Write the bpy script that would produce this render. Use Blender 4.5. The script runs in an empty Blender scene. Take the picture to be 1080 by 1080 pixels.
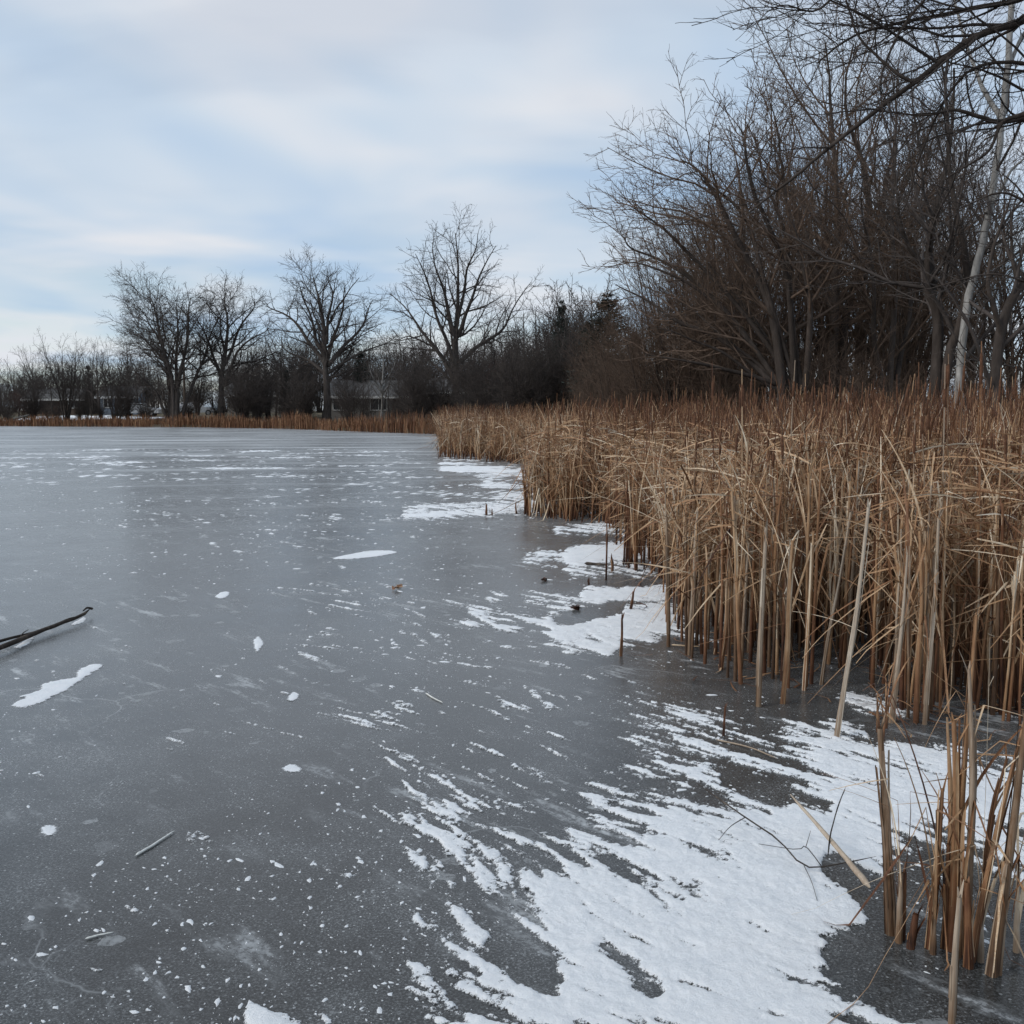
import bpy, math, random
import numpy as np

# ------------------------------------------------------------------ camera, world, sun, exposure
S = bpy.context.scene
F = 1060.0; H = 1.6; HOR = 433.0                 # focal length in photo pixels, eye height, horizon row
TH = math.atan((540.0 - HOR) / F)
cam_d = bpy.data.cameras.new("camera"); cam = bpy.data.objects.new("camera", cam_d)
S.collection.objects.link(cam); S.camera = cam
cam.location = (0, 0, H); cam.rotation_euler = (math.pi / 2 - TH, 0, 0)
cam_d.sensor_width = 36.0; cam_d.lens = 36.0 * F / 1080.0
cam_d.clip_start = 0.05; cam_d.clip_end = 6000
SUN_EL, SUN_AZ = math.radians(34), math.radians(-112)      # azimuth from +Y, to the right
world = bpy.data.worlds.new("World"); S.world = world; world.use_nodes = True
SUN_STRENGTH = 1.5
sd = bpy.data.lights.new("sun", 'SUN'); sd.energy = SUN_STRENGTH; sd.angle = math.radians(25); sd.color = (1, .95, .88)
sun = bpy.data.objects.new("sun", sd); S.collection.objects.link(sun)
sun.rotation_euler = (math.pi / 2 - SUN_EL, 0, -SUN_AZ + math.pi)
sun.location = (0, -5, 30)
S.view_settings.view_transform = 'Standard'; S.view_settings.look = 'None'
S.view_settings.exposure = 0.24; S.view_settings.gamma = 1.0; S.view_settings.use_curve_mapping = False
S.render.engine = 'CYCLES'
S.render.resolution_x = 1024; S.render.resolution_y = 1024

def N(nt, typ, **kw):
    n = nt.nodes.new(typ)
    for k, v in kw.items():
        if k.startswith('i_'):
            key = k[2:]; n.inputs[int(key) if key.isdigit() else key.replace('_', ' ')].default_value = v
        else: setattr(n, k, v)
    return n
def ramp(nt, fac, stops, interp='LINEAR'):
    r = nt.nodes.new('ShaderNodeValToRGB'); r.color_ramp.interpolation = interp
    el = r.color_ramp.elements
    while len(el) > 1: el.remove(el[-1])
    for i, (p, c) in enumerate(stops):
        e = el[0] if i == 0 else el.new(p)
        e.position = p
        e.color = (c, c, c, 1) if isinstance(c, (int, float)) else (*c, 1)
    nt.links.new(fac, r.inputs[0]); return r.outputs[0]
def math_n(nt, op, a, b=None, clamp=False):
    n = nt.nodes.new('ShaderNodeMath'); n.operation = op; n.use_clamp = clamp
    for i, v in enumerate((a, b)):
        if v is None: continue
        if isinstance(v, (int, float)): n.inputs[i].default_value = v
        else: nt.links.new(v, n.inputs[i])
    return n.outputs[0]
def mixc(nt, fac, a, b, blend='MIX'):
    n = nt.nodes.new('ShaderNodeMix'); n.data_type = 'RGBA'; n.blend_type = blend
    for sock, v in ((n.inputs['Factor'], fac), (n.inputs['A'], a), (n.inputs['B'], b)):
        if isinstance(v, (int, float)): sock.default_value = v if sock.type == 'VALUE' else (v, v, v, 1)
        elif isinstance(v, tuple): sock.default_value = (*v, 1)
        else: nt.links.new(v, sock)
    return n.outputs['Result']
nt_sock = {}

def build_world():
    nt = world.node_tree; nt.nodes.clear(); L = nt.links
    out = N(nt, 'ShaderNodeOutputWorld'); bg = N(nt, 'ShaderNodeBackground')
    sky = N(nt, 'ShaderNodeTexSky'); sky.sky_type = 'NISHITA'; sky.sun_disc = False
    sky.sun_elevation = SUN_EL; sky.sun_rotation = SUN_AZ
    sky.air_density = 1.0; sky.dust_density = 0.0; sky.ozone_density = 2.0
    # cloud deck at one height: direction divided by its rise above the horizon
    tc = N(nt, 'ShaderNodeTexCoord'); sep = N(nt, 'ShaderNodeSeparateXYZ'); L.new(tc.outputs['Generated'], sep.inputs[0])
    z = math_n(nt, 'ADD', math_n(nt, 'MAXIMUM', sep.outputs[2], 0.0), 0.10)
    cx = math_n(nt, 'DIVIDE', sep.outputs[0], z); cy = math_n(nt, 'DIVIDE', sep.outputs[1], z)
    com = N(nt, 'ShaderNodeCombineXYZ'); L.new(cx, com.inputs[0]); L.new(cy, com.inputs[1])
    def cloud(scale, loc, detail, rot, dist=0.4):
        mp = N(nt, 'ShaderNodeMapping'); mp.inputs['Location'].default_value = loc
        mp.inputs['Rotation'].default_value = (0, 0, rot); mp.inputs['Scale'].default_value = scale
        L.new(com.outputs[0], mp.inputs[0])
        no = N(nt, 'ShaderNodeTexNoise'); no.inputs['Scale'].default_value = 1.0
        no.inputs['Detail'].default_value = detail; no.inputs['Roughness'].default_value = 0.5
        no.inputs['Distortion'].default_value = dist
        L.new(mp.outputs[0], no.inputs['Vector']); return no.outputs[0]
    big = cloud((0.45, 0.62, 1), (2.3, 1.35, 0), 4, math.radians(14))
    fine = cloud((1.3, 1.9, 1), (5.1, 7.7, 0), 4, math.radians(10))
    c = math_n(nt, 'ADD', math_n(nt, 'MULTIPLY', big, 0.75), math_n(nt, 'MULTIPLY', fine, 0.25))
    cov = ramp(nt, c, [(0.34, 0.45), (0.47, 0.78), (0.60, 1.0)], 'EASE')
    tint = ramp(nt, cloud((0.9, 0.8, 1), (9.3, 2.2, 0), 3, 0.4),
                [(0.36, (0.40, 0.52, 0.675)), (0.49, (0.505, 0.59, 0.69)), (0.63, (0.64, 0.665, 0.71))])
    sk = N(nt, 'ShaderNodeVectorMath', operation='SCALE'); L.new(sky.outputs[0], sk.inputs[0]); sk.inputs['Scale'].default_value = 0.105
    col = mixc(nt, cov, sk.outputs[0], tint)
    L.new(col, bg.inputs[0]); bg.inputs[1].default_value = 1.0
    L.new(bg.outputs[0], out.inputs[0])
build_world()

# ------------------------------------------------------------------ helpers
C = S.collection
RNG = random.Random(7)
def tag(o, label=None, cat=None, group=None, kind=None):
    if label: o['label'] = label
    if cat: o['category'] = cat
    if group: o['group'] = group
    if kind: o['kind'] = kind
    return o
def empty(name, loc=(0, 0, 0), rz=0):
    o = bpy.data.objects.new(name, None); C.objects.link(o); o.location = loc; o.rotation_euler = (0, 0, rz)
    o.empty_display_size = 0.1
    return o
def obj(name, me, mat, parent=None, loc=(0, 0, 0)):
    o = bpy.data.objects.new(name, me); C.objects.link(o)
    if mat and not me.materials: me.materials.append(mat)
    o.parent = parent; o.location = loc
    return o
def mesh_np(name, V, Fq, smooth=True, tint=None, F3=None):
    V = np.asarray(V, np.float32).reshape(-1, 3)
    Fq = np.asarray(Fq, np.int32).reshape(-1, 4) if Fq is not None else np.zeros((0, 4), np.int32)
    F3 = np.asarray(F3, np.int32).reshape(-1, 3) if F3 is not None else np.zeros((0, 3), np.int32)
    me = bpy.data.meshes.new(name)
    me.vertices.add(len(V)); me.vertices.foreach_set('co', V.ravel())
    nl = Fq.size + F3.size
    me.loops.add(nl); me.loops.foreach_set('vertex_index', np.concatenate([Fq.ravel(), F3.ravel()]))
    npoly = len(Fq) + len(F3)
    me.polygons.add(npoly)
    st = np.concatenate([np.arange(len(Fq)) * 4, Fq.size + np.arange(len(F3)) * 3]).astype(np.int32)
    me.polygons.foreach_set('loop_start', st)
    me.polygons.foreach_set('use_smooth', np.full(npoly, smooth, bool))
    if tint is not None:
        a = me.attributes.new('tint', 'FLOAT', 'POINT'); a.data.foreach_set('value', np.asarray(tint, np.float32).ravel())
    me.update(calc_edges=True); me.validate()
    return me
def ground_pt(px, py, z=0.0):
    u, v = (px - 540) / F, (py - 540) / F
    d = (u, math.cos(TH) - v * math.sin(TH), -math.sin(TH) - v * math.cos(TH))
    t = (z - H) / d[2]
    return (d[0] * t, d[1] * t, z)
def at(px, py, Y):                                   # the pixel's point at depth Y
    u, v = (px - 540) / F, (py - 540) / F
    d = (u, math.cos(TH) - v * math.sin(TH), -math.sin(TH) - v * math.cos(TH))
    t = Y / d[1]
    return (d[0] * t, Y, H + d[2] * t)
def to_px(X, Y, Z=0.0):
    zc = Y * math.cos(TH) - (Z - H) * math.sin(TH)
    yc = Y * math.sin(TH) + (Z - H) * math.cos(TH)
    return 540 + F * X / zc, 540 - F * yc / zc

def perlin(x, y, seed=0):
    r = np.random.RandomState(seed); p = r.permutation(256); p = np.concatenate([p, p])
    ang = r.rand(256) * 2 * np.pi; gx, gy = np.cos(ang), np.sin(ang)
    xi = np.floor(x).astype(int); yi = np.floor(y).astype(int); xf = x - xi; yf = y - yi
    u = xf * xf * xf * (xf * (xf * 6 - 15) + 10); v = yf * yf * yf * (yf * (yf * 6 - 15) + 10)
    def g(ix, iy, dx, dy):
        h = p[(p[ix & 255] + iy) & 255]; return gx[h] * dx + gy[h] * dy
    a = g(xi, yi, xf, yf); b = g(xi + 1, yi, xf - 1, yf); c = g(xi, yi + 1, xf, yf - 1); d = g(xi + 1, yi + 1, xf - 1, yf - 1)
    return ((a * (1 - u) + b * u) * (1 - v) + (c * (1 - u) + d * u) * v) * 1.5

# batched tubes and ribbons: (points, radii, sides, tint) -> one vertex / quad array
def tubes(polys):
    groups = {}
    for q in polys: groups.setdefault((len(q[0]), q[2]), []).append(q)
    Vs, Fs, Ts, base = [], [], [], 0
    for (n, k), qs in groups.items():
        P = np.array([q[0] for q in qs], float); R = np.array([q[1] for q in qs], float)
        tn = np.array([np.broadcast_to(q[3] if len(q) > 3 else 0.5, (n,)) for q in qs], float)
        B = len(qs)
        T = np.gradient(P, axis=1); T /= np.linalg.norm(T, axis=2, keepdims=True) + 1e-9
        ref = np.where(np.abs(T[:, :1, 2:3]).repeat(1, 1) > 0.75, np.array([1.0, 0.13, 0]), np.array([0, 0.1, 1.0]))
        A = np.cross(T, np.broadcast_to(ref, T.shape)); A /= np.linalg.norm(A, axis=2, keepdims=True) + 1e-9
        Bn = np.cross(T, A)
        th = np.arange(k) * 2 * np.pi / k
        ring = (A[:, :, None, :] * np.cos(th)[None, None, :, None] + Bn[:, :, None, :] * np.sin(th)[None, None, :, None]) * R[:, :, None, None]
        V = P[:, :, None, :] + ring
        Vs.append(V.reshape(-1, 3)); Ts.append(np.repeat(tn[:, :, None], k, 2).ravel())
        i = np.arange(n - 1)[:, None]; j = np.arange(k)[None, :]
        q0 = i * k + j; q1 = i * k + (j + 1) % k; f = np.stack([q0, q1, q1 + k, q0 + k], -1).reshape(-1, 4)
        Fs.append((f[None] + (base + np.arange(B) * n * k)[:, None, None]).reshape(-1, 4))
        base += B * n * k
    return np.concatenate(Vs), np.concatenate(Fs), np.concatenate(Ts)
def ribbons(ls, fold=True):
    """(points, half widths, side vector, tint) -> thin strips with a shallow fold"""
    groups = {}
    for q in ls: groups.setdefault(len(q[0]), []).append(q)
    Vs, Fs, Ts, base = [], [], [], 0
    for n, qs in groups.items():
        P = np.array([q[0] for q in qs], float); W = np.array([q[1] for q in qs], float)
        sd_ = np.array([q[2] for q in qs], float)[:, None, :]; tn = np.array([np.broadcast_to(q[3], (n,)) for q in qs], float)
        B = len(qs)
        T = np.gradient(P, axis=1); T /= np.linalg.norm(T, axis=2, keepdims=True) + 1e-9
        Sd = sd_ - T * (T * sd_).sum(2, keepdims=True); Sd /= np.linalg.norm(Sd, axis=2, keepdims=True) + 1e-9
        Nn = np.cross(T, Sd)
        w = W[:, :, None]
        V = np.stack([P - Sd * w, P + Nn * w * 0.35, P + Sd * w] if fold else [P - Sd * w, P + Sd * w], 2); m = 3 if fold else 2
        Vs.append(V.reshape(-1, 3)); Ts.append(np.repeat(tn[:, :, None], m, 2).ravel())
        i = np.arange(n - 1)[:, None]; j = np.arange(m - 1)[None, :]
        q0 = i * m + j; f = np.stack([q0, q0 + 1, q0 + m + 1, q0 + m], -1).reshape(-1, 4)
        Fs.append((f[None] + (base + np.arange(B) * n * m)[:, None, None]).reshape(-1, 4))
        base += B * n * m
    return np.concatenate(Vs), np.concatenate(Fs), np.concatenate(Ts)
def join_np(parts):
    V, Fq, T, b = [], [], [], 0
    for v, f, t in parts:
        V.append(v); Fq.append(f + b); T.append(t); b += len(v)
    return np.concatenate(V), np.concatenate(Fq), np.concatenate(T)
class MB:                                            # boxes and prisms for the buildings and the car
    def __init__(s): s.v = []; s.f = []
    def box(s, a, b):
        n = len(s.v); (x0, y0, z0), (x1, y1, z1) = a, b
        s.v += [(x0, y0, z0), (x1, y0, z0), (x1, y1, z0), (x0, y1, z0), (x0, y0, z1), (x1, y0, z1), (x1, y1, z1), (x0, y1, z1)]
        s.f += [[n + i for i in q] for q in ((0, 3, 2, 1), (4, 5, 6, 7), (0, 1, 5, 4), (1, 2, 6, 5), (2, 3, 7, 6), (3, 0, 4, 7))]
        return s
    def prism(s, prof, x0, x1):                       # profile in (y, z), extruded along x
        n = len(s.v); k = len(prof)
        s.v += [(x0, y, z) for y, z in prof] + [(x1, y, z) for y, z in prof]
        s.f += [[n + i for i in range(k)][::-1], [n + k + i for i in range(k)]]
        s.f += [[n + i, n + (i + 1) % k, n + k + (i + 1) % k, n + k + i] for i in range(k)]
        return s
    def build(s, name, mat, parent=None, loc=(0, 0, 0)):
        me = bpy.data.meshes.new(name); me.from_pydata(s.v, [], s.f); me.update()
        return obj(name, me, mat, parent, loc)

# ------------------------------------------------------------------ materials
def mat_new(name):
    m = bpy.data.materials.new(name); m.use_nodes = True; nt = m.node_tree
    return m, nt, nt.nodes['Principled BSDF'], nt.links
def bump(nt, b, height, strength, dist=0.01):
    n = N(nt, 'ShaderNodeBump'); n.inputs['Strength'].default_value = strength; n.inputs['Distance'].default_value = dist
    nt.links.new(height, n.inputs['Height']); nt.links.new(n.outputs[0], b.inputs['Normal'])
def noise(nt, scale, detail=3, rough=0.5, vec=None, vscale=None, rot=0):
    no = N(nt, 'ShaderNodeTexNoise'); no.inputs['Scale'].default_value = scale; no.inputs['Detail'].default_value = detail
    no.inputs['Roughness'].default_value = rough
    if vec is None: vec = N(nt, 'ShaderNodeTexCoord').outputs['Object']
    if vscale:
        if rot:
            vr = N(nt, 'ShaderNodeVectorRotate'); vr.rotation_type = 'Z_AXIS'; vr.inputs['Angle'].default_value = rot
            nt.links.new(vec, vr.inputs['Vector']); vec = vr.outputs[0]
        mp = N(nt, 'ShaderNodeMapping'); mp.inputs['Scale'].default_value = vscale
        nt.links.new(vec, mp.inputs[0]); vec = mp.outputs[0]
    nt.links.new(vec, no.inputs['Vector']); return no.outputs[0]
def simple(name, col, rough=0.8, var=0.25, scale=6.0, vscale=None, spec=0.3):
    m, nt, b, L = mat_new(name)
    no = noise(nt, scale, 4, 0.6, vscale=vscale)
    c0 = tuple(c * (1 - var) for c in col); c1 = tuple(min(1, c * (1 + var)) for c in col)
    L.new(ramp(nt, no, [(0.3, c0), (0.7, c1)]), b.inputs['Base Color'])
    b.inputs['Roughness'].default_value = rough; b.inputs['Specular IOR Level'].default_value = spec
    return m
def bark(name, col, light=None):
    m, nt, b, L = mat_new(name)
    no = noise(nt, 9, 4, 0.65, vscale=(1, 1, 0.25)); big = noise(nt, 0.9, 2)
    lo = tuple(c * 0.6 for c in col); hi = light or tuple(c * 1.5 for c in col)
    c = ramp(nt, no, [(0.3, lo), (0.55, col), (0.75, hi)])
    oi = N(nt, 'ShaderNodeObjectInfo')
    v = math_n(nt, 'ADD', math_n(nt, 'MULTIPLY', big, 0.5), math_n(nt, 'ADD', math_n(nt, 'MULTIPLY', oi.outputs['Random'], 0.4), 0.55))
    L.new(mixc(nt, 1.0, c, v, 'MULTIPLY'), b.inputs['Base Color'])
    b.inputs['Roughness'].default_value = 0.9; b.inputs['Specular IOR Level'].default_value = 0.15
    bump(nt, b, no, 0.6, 0.03)
    return m
M = {}
M['bark'] = bark('grey_bark', (0.070, 0.060, 0.054)); M['twig'] = bark('grey_twig', (0.075, 0.063, 0.057))
M['willow'] = bark('willow_bark', (0.062, 0.050, 0.043)); M['willow_twig'] = bark('willow_twig', (0.125, 0.088, 0.066))
M['pale'] = bark('pale_bark', (0.26, 0.25, 0.235), (0.42, 0.41, 0.39)); M['pale_twig'] = bark('pale_twig', (0.13, 0.12, 0.11))
M['red_twig'] = bark('red_twig', (0.085, 0.045, 0.036))
M['needle'] = simple('needle', (0.024, 0.031, 0.025), 0.8, 0.4, 3)
M['deadwood'] = bark('deadwood', (0.045, 0.036, 0.03), (0.16, 0.13, 0.10))

def reed_material(name, stops):
    m, nt, b, L = mat_new(name)
    at_ = N(nt, 'ShaderNodeAttribute', attribute_name='tint')
    oi = N(nt, 'ShaderNodeObjectInfo')
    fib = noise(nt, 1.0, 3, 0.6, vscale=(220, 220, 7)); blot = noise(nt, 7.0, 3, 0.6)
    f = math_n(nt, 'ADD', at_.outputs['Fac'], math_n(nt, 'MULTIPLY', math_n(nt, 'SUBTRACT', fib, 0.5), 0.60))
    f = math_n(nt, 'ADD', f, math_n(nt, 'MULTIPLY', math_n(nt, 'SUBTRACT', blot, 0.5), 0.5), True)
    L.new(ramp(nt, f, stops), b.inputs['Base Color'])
    b.inputs['Roughness'].default_value = 0.62; b.inputs['Specular IOR Level'].default_value = 0.3
    bump(nt, b, fib, 0.35, 0.002)
    return m
REED = [(0.0, (0.028, 0.011, 0.006)), (0.20, (0.112, 0.046, 0.022)), (0.42, (0.232, 0.115, 0.056)), (0.62, (0.370, 0.220, 0.116)),
        (0.82, (0.540, 0.390, 0.248)), (1.0, (0.68, 0.59, 0.46))]
M['reed'] = reed_material('dry_reed', REED)
M['reed_grey'] = reed_material('weathered_reed', [(0.0, (0.05, 0.028, 0.017)), (0.25, (0.15, 0.085, 0.045)), (0.5, (0.27, 0.195, 0.135)), (0.75, (0.42, 0.34, 0.26)), (1.0, (0.58, 0.52, 0.43))])
M['frost'] = simple('frosted_straw', (0.68, 0.68, 0.64), .8, .12, 30)
M['seed'] = simple('seed_head', (0.105, 0.050, 0.028), 0.95, 0.45, 40)

WIND = math.atan2(-0.75, 0.66)                         # the way the snow was blown over the ice
def ice_material():
    m, nt, b, L = mat_new('lake_ice')
    tc = N(nt, 'ShaderNodeTexCoord'); vec = tc.outputs['Object']
    cloudy = noise(nt, 0.55, 4, 0.55, vec); med = noise(nt, 3.2, 4, 0.6, vec)
    base = ramp(nt, math_n(nt, 'ADD', math_n(nt, 'MULTIPLY', cloudy, 0.6), math_n(nt, 'MULTIPLY', med, 0.4)),
                [(0.32, (0.011, 0.0118, 0.0112)), (0.50, (0.020, 0.0212, 0.0205)), (0.68, (0.054, 0.0565, 0.056))])
    # frozen-in grains of frost, bubbles and dusted streaks: the ice's own pattern
    grain = noise(nt, 120, 4, 0.8, vec); gmask = ramp(nt, grain, [(0.48, 0.0), (0.58, 0.35), (0.68, 1.0)])
    grain2 = noise(nt, 38, 4, 0.75, vec); gmask2 = ramp(nt, grain2, [(0.55, 0.0), (0.68, 0.8)])
    g = math_n(nt, 'MAXIMUM', math_n(nt, 'MULTIPLY', gmask, 0.50), math_n(nt, 'MULTIPLY', gmask2, 0.36))
    sv = N(nt, 'ShaderNodeTexVoronoi'); sv.inputs['Scale'].default_value = 75.0; L.new(vec, sv.inputs['Vector'])
    ssep = N(nt, 'ShaderNodeSeparateColor'); L.new(sv.outputs['Color'], ssep.inputs[0])
    salt = math_n(nt, 'MULTIPLY', math_n(nt, 'LESS_THAN', sv.outputs['Distance'], math_n(nt, 'MULTIPLY', math_n(nt, 'SUBTRACT', ssep.outputs[0], 0.55), 0.75)), math_n(nt, 'ADD', math_n(nt, 'MULTIPLY', ssep.outputs[1], 0.5), 0.25))
    g = math_n(nt, 'MAXIMUM', g, salt)
    g = math_n(nt, 'MULTIPLY', g, ramp(nt, math_n(nt, 'ADD', math_n(nt, 'MULTIPLY', med, 0.5), math_n(nt, 'MULTIPLY', cloudy, 0.5)), [(0.36, 0.22), (0.5, 0.6), (0.62, 1.0)]))
    vo = N(nt, 'ShaderNodeTexVoronoi'); vo.inputs['Scale'].default_value = 7.0; vo.inputs['Randomness'].default_value = 1.0
    wp = N(nt, 'ShaderNodeVectorMath', operation='MULTIPLY_ADD')
    wn = N(nt, 'ShaderNodeTexNoise'); wn.inputs['Scale'].default_value = 9; L.new(vec, wn.inputs['Vector'])
    L.new(wn.outputs['Color'], wp.inputs[0]); wp.inputs[1].default_value = (.13, .13, 0); L.new(vec, wp.inputs[2]); L.new(wp.outputs[0], vo.inputs['Vector'])
    sepc = N(nt, 'ShaderNodeSeparateColor'); L.new(vo.outputs['Color'], sepc.inputs[0])
    bub = math_n(nt, 'LESS_THAN', vo.outputs['Distance'], math_n(nt, 'MULTIPLY', math_n(nt, 'SUBTRACT', sepc.outputs[0], 0.64), 0.95))
    bub = math_n(nt, 'MULTIPLY', bub, math_n(nt, 'MULTIPLY', math_n(nt, 'MULTIPLY', sepc.outputs[1], 0.42), ramp(nt, grain2, [(0.38, 0.25), (0.58, 1.0)])))
    st = noise(nt, 1.0, 6, 0.66, vec, (1.6, 6.5, 1), -WIND)
    stm = ramp(nt, st, [(0.54, 0.0), (0.60, 0.35), (0.66, 0.95)])
    st2 = noise(nt, 0.45, 4, 0.6, vec)
    stm = math_n(nt, 'MULTIPLY', stm, ramp(nt, st2, [(0.42, 0.0), (0.58, 0.85)]))
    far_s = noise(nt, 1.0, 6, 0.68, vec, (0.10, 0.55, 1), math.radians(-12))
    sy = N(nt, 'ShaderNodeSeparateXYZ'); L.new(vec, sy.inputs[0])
    far_sheen = N(nt, 'ShaderNodeMapRange'); L.new(sy.outputs[1], far_sheen.inputs[0])   # grazing sky brightness of far ice painted in as hoar, stronger with distance
    far_sheen.inputs['From Min'].default_value = 7; far_sheen.inputs['From Max'].default_value = 55; far_sheen.inputs['To Min'].default_value = 0.0; far_sheen.inputs['To Max'].default_value = 1.0
    fs = math_n(nt, 'MULTIPLY', ramp(nt, far_s, [(0.40, 0.16), (0.54, 0.40), (0.64, 1.0)]), far_sheen.outputs[0])
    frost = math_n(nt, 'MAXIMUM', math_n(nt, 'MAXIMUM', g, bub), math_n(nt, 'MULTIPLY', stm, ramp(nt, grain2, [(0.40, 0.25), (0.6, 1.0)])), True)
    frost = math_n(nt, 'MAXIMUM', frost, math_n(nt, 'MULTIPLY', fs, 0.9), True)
    cv = N(nt, 'ShaderNodeTexVoronoi'); cv.feature = 'DISTANCE_TO_EDGE'; cv.inputs['Scale'].default_value = 0.42   # hairline cracks
    cw = N(nt, 'ShaderNodeVectorMath', operation='MULTIPLY_ADD'); cn = N(nt, 'ShaderNodeTexNoise'); cn.inputs['Scale'].default_value = 1.3; cn.inputs['Detail'].default_value = 5
    L.new(vec, cn.inputs['Vector']); L.new(cn.outputs['Color'], cw.inputs[0]); cw.inputs[1].default_value = (.9, .9, 0); L.new(vec, cw.inputs[2]); L.new(cw.outputs[0], cv.inputs['Vector'])
    crack = math_n(nt, 'MULTIPLY', ramp(nt, cv.outputs['Distance'], [(0.0, 1.0), (0.0035, 0.0)]), ramp(nt, st2, [(0.48, 0.0), (0.6, 0.38)]))
    frost = math_n(nt, 'MAXIMUM', frost, crack, True)
    b.inputs['Sheen Weight'].default_value = 0.17; b.inputs['Sheen Roughness'].default_value = 0.35; b.inputs['Sheen Tint'].default_value = (1, 1, 1, 1)
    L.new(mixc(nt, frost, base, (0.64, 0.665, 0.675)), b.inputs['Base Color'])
    rr = math_n(nt, 'ADD', math_n(nt, 'MULTIPLY', frost, 0.45), math_n(nt, 'ADD', math_n(nt, 'MULTIPLY', med, 0.18), 0.11), True)
    L.new(rr, b.inputs['Roughness']); b.inputs['IOR'].default_value = 1.45; b.inputs['Specular IOR Level'].default_value = 0.5
    hh = math_n(nt, 'ADD', math_n(nt, 'MULTIPLY', grain, 0.35), math_n(nt, 'ADD', med, math_n(nt, 'MULTIPLY', frost, 0.3)))
    bump(nt, b, hh, 0.10, 0.010)
    return m
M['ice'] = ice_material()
def snow_material(name='snow', feather=False):
    m, nt, b, L = mat_new(name)
    n1 = noise(nt, 85, 5, 0.85); n2 = noise(nt, 11, 4, 0.65)
    c = ramp(nt, math_n(nt, 'ADD', math_n(nt, 'MULTIPLY', n1, 0.5), math_n(nt, 'MULTIPLY', n2, 0.5)),
             [(0.34, (0.76, 0.79, 0.82)), (0.5, (0.87, 0.89, 0.905)), (0.66, (0.93, 0.935, 0.94))])
    L.new(c, b.inputs['Base Color']); b.inputs['Roughness'].default_value = 0.75; b.inputs['Specular IOR Level'].default_value = 0.35
    bump(nt, b, math_n(nt, 'ADD', n1, math_n(nt, 'MULTIPLY', n2, 0.6)), 0.8, 0.012)
    if feather:                                        # thin margins break up into grains
        at_ = N(nt, 'ShaderNodeAttribute', attribute_name='tint'); n3 = noise(nt, 150, 3, 0.8); n4 = noise(nt, 30, 3, 0.7)
        v = math_n(nt, 'ADD', math_n(nt, 'MULTIPLY', at_.outputs['Fac'], 4.2), math_n(nt, 'ADD', math_n(nt, 'MULTIPLY', math_n(nt, 'SUBTRACT', n3, 0.5), 2.4), math_n(nt, 'MULTIPLY', math_n(nt, 'SUBTRACT', n4, 0.5), 1.4)))
        L.new(ramp(nt, v, [(0.10, 0.0), (0.55, 1.0)]), b.inputs['Alpha'])
    return m
M['snow'] = snow_material(); M['drift_snow'] = snow_material('drift_snow', True)
def ground_material():
    m, nt, b, L = mat_new('winter_ground')
    n1 = noise(nt, 0.35, 5, 0.6); n2 = noise(nt, 5, 5, 0.7)
    c = ramp(nt, n2, [(0.3, (0.055, 0.040, 0.026)), (0.55, (0.12, 0.088, 0.052)), (0.75, (0.19, 0.145, 0.085))])
    c2 = mixc(nt, ramp(nt, n1, [(0.45, 0.0), (0.6, 0.6)]), c, (0.075, 0.078, 0.040))
    L.new(c2, b.inputs['Base Color']); b.inputs['Roughness'].default_value = 0.95; bump(nt, b, n2, 0.7, 0.08)
    return m
M['ground'] = ground_material()

# ------------------------------------------------------------------ the setting: lake ice and land
LAND = [(-700, 125), (-130, 114), (-57, 106), (-30, 97), (-19, 88), (-11.5, 77), (-5.2, 69), (-2, 60), (1, 47), (3, 34), (5, 25), (8, 20.5), (14, 16.5), (30, 12), (60, 4), (120, -30), (3000, -60)]
LX = np.array([p[0] for p in LAND], float); LY = np.array([p[1] for p in LAND], float)
def shore_dist(x, y):                                 # metres inland of the shoreline, negative over the lake
    x = np.asarray(x, float); y = np.asarray(y, float); best = np.full(x.shape, 1e9)
    for i in range(len(LX) - 1):
        ax, ay, bx, by = LX[i], LY[i], LX[i + 1], LY[i + 1]
        t = np.clip(((x - ax) * (bx - ax) + (y - ay) * (by - ay)) / ((bx - ax) ** 2 + (by - ay) ** 2), 0, 1)
        best = np.minimum(best, np.hypot(x - ax - t * (bx - ax), y - ay - t * (by - ay)))
    return np.where(y > np.interp(x, LX, LY), best, -best)
def ground_z(x, y):
    x = np.asarray(x, float); y = np.asarray(y, float)
    d = shore_dist(x, y)
    s = np.clip((d + 0.8) / 2.2, 0, 1); s = s * s * (3 - 2 * s)
    z = -0.30 + s * 0.48 + np.clip(d - 1, 0, 22) * 0.05
    return z + np.where(d > 0, perlin(x * 0.13, y * 0.13, 3) * 0.18 + perlin(x * 0.5, y * 0.5, 4) * 0.05, 0)
def gz(x, y): return float(ground_z(np.array([x]), np.array([y]))[0])
def grid_mesh(name, xs, ys, Z):
    nx, ny = len(xs), len(ys); X, Y = np.meshgrid(xs, ys)
    V = np.stack([X, Y, Z], -1).reshape(-1, 3)
    i = np.arange(ny - 1)[:, None] * nx + np.arange(nx - 1)[None, :]
    f = np.stack([i, i + 1, i + nx + 1, i + nx], -1).reshape(-1, 4)
    return V, f
xs = np.concatenate([np.linspace(-2500, -160, 24), np.linspace(-150, -42, 60), np.linspace(-40, 40, 140), np.linspace(45, 200, 40), np.linspace(260, 2500, 20)])
ys = np.concatenate([np.linspace(-400, 2, 12), np.linspace(8, 60, 90), np.linspace(61, 150, 110), np.linspace(156, 320, 30), np.linspace(400, 4000, 24)])
X_, Y_ = np.meshgrid(xs, ys)
V, f = grid_mesh('ground', xs, ys, ground_z(X_, Y_))
ground = obj('ground', mesh_np('ground', V, f), M['ground'])
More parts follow.
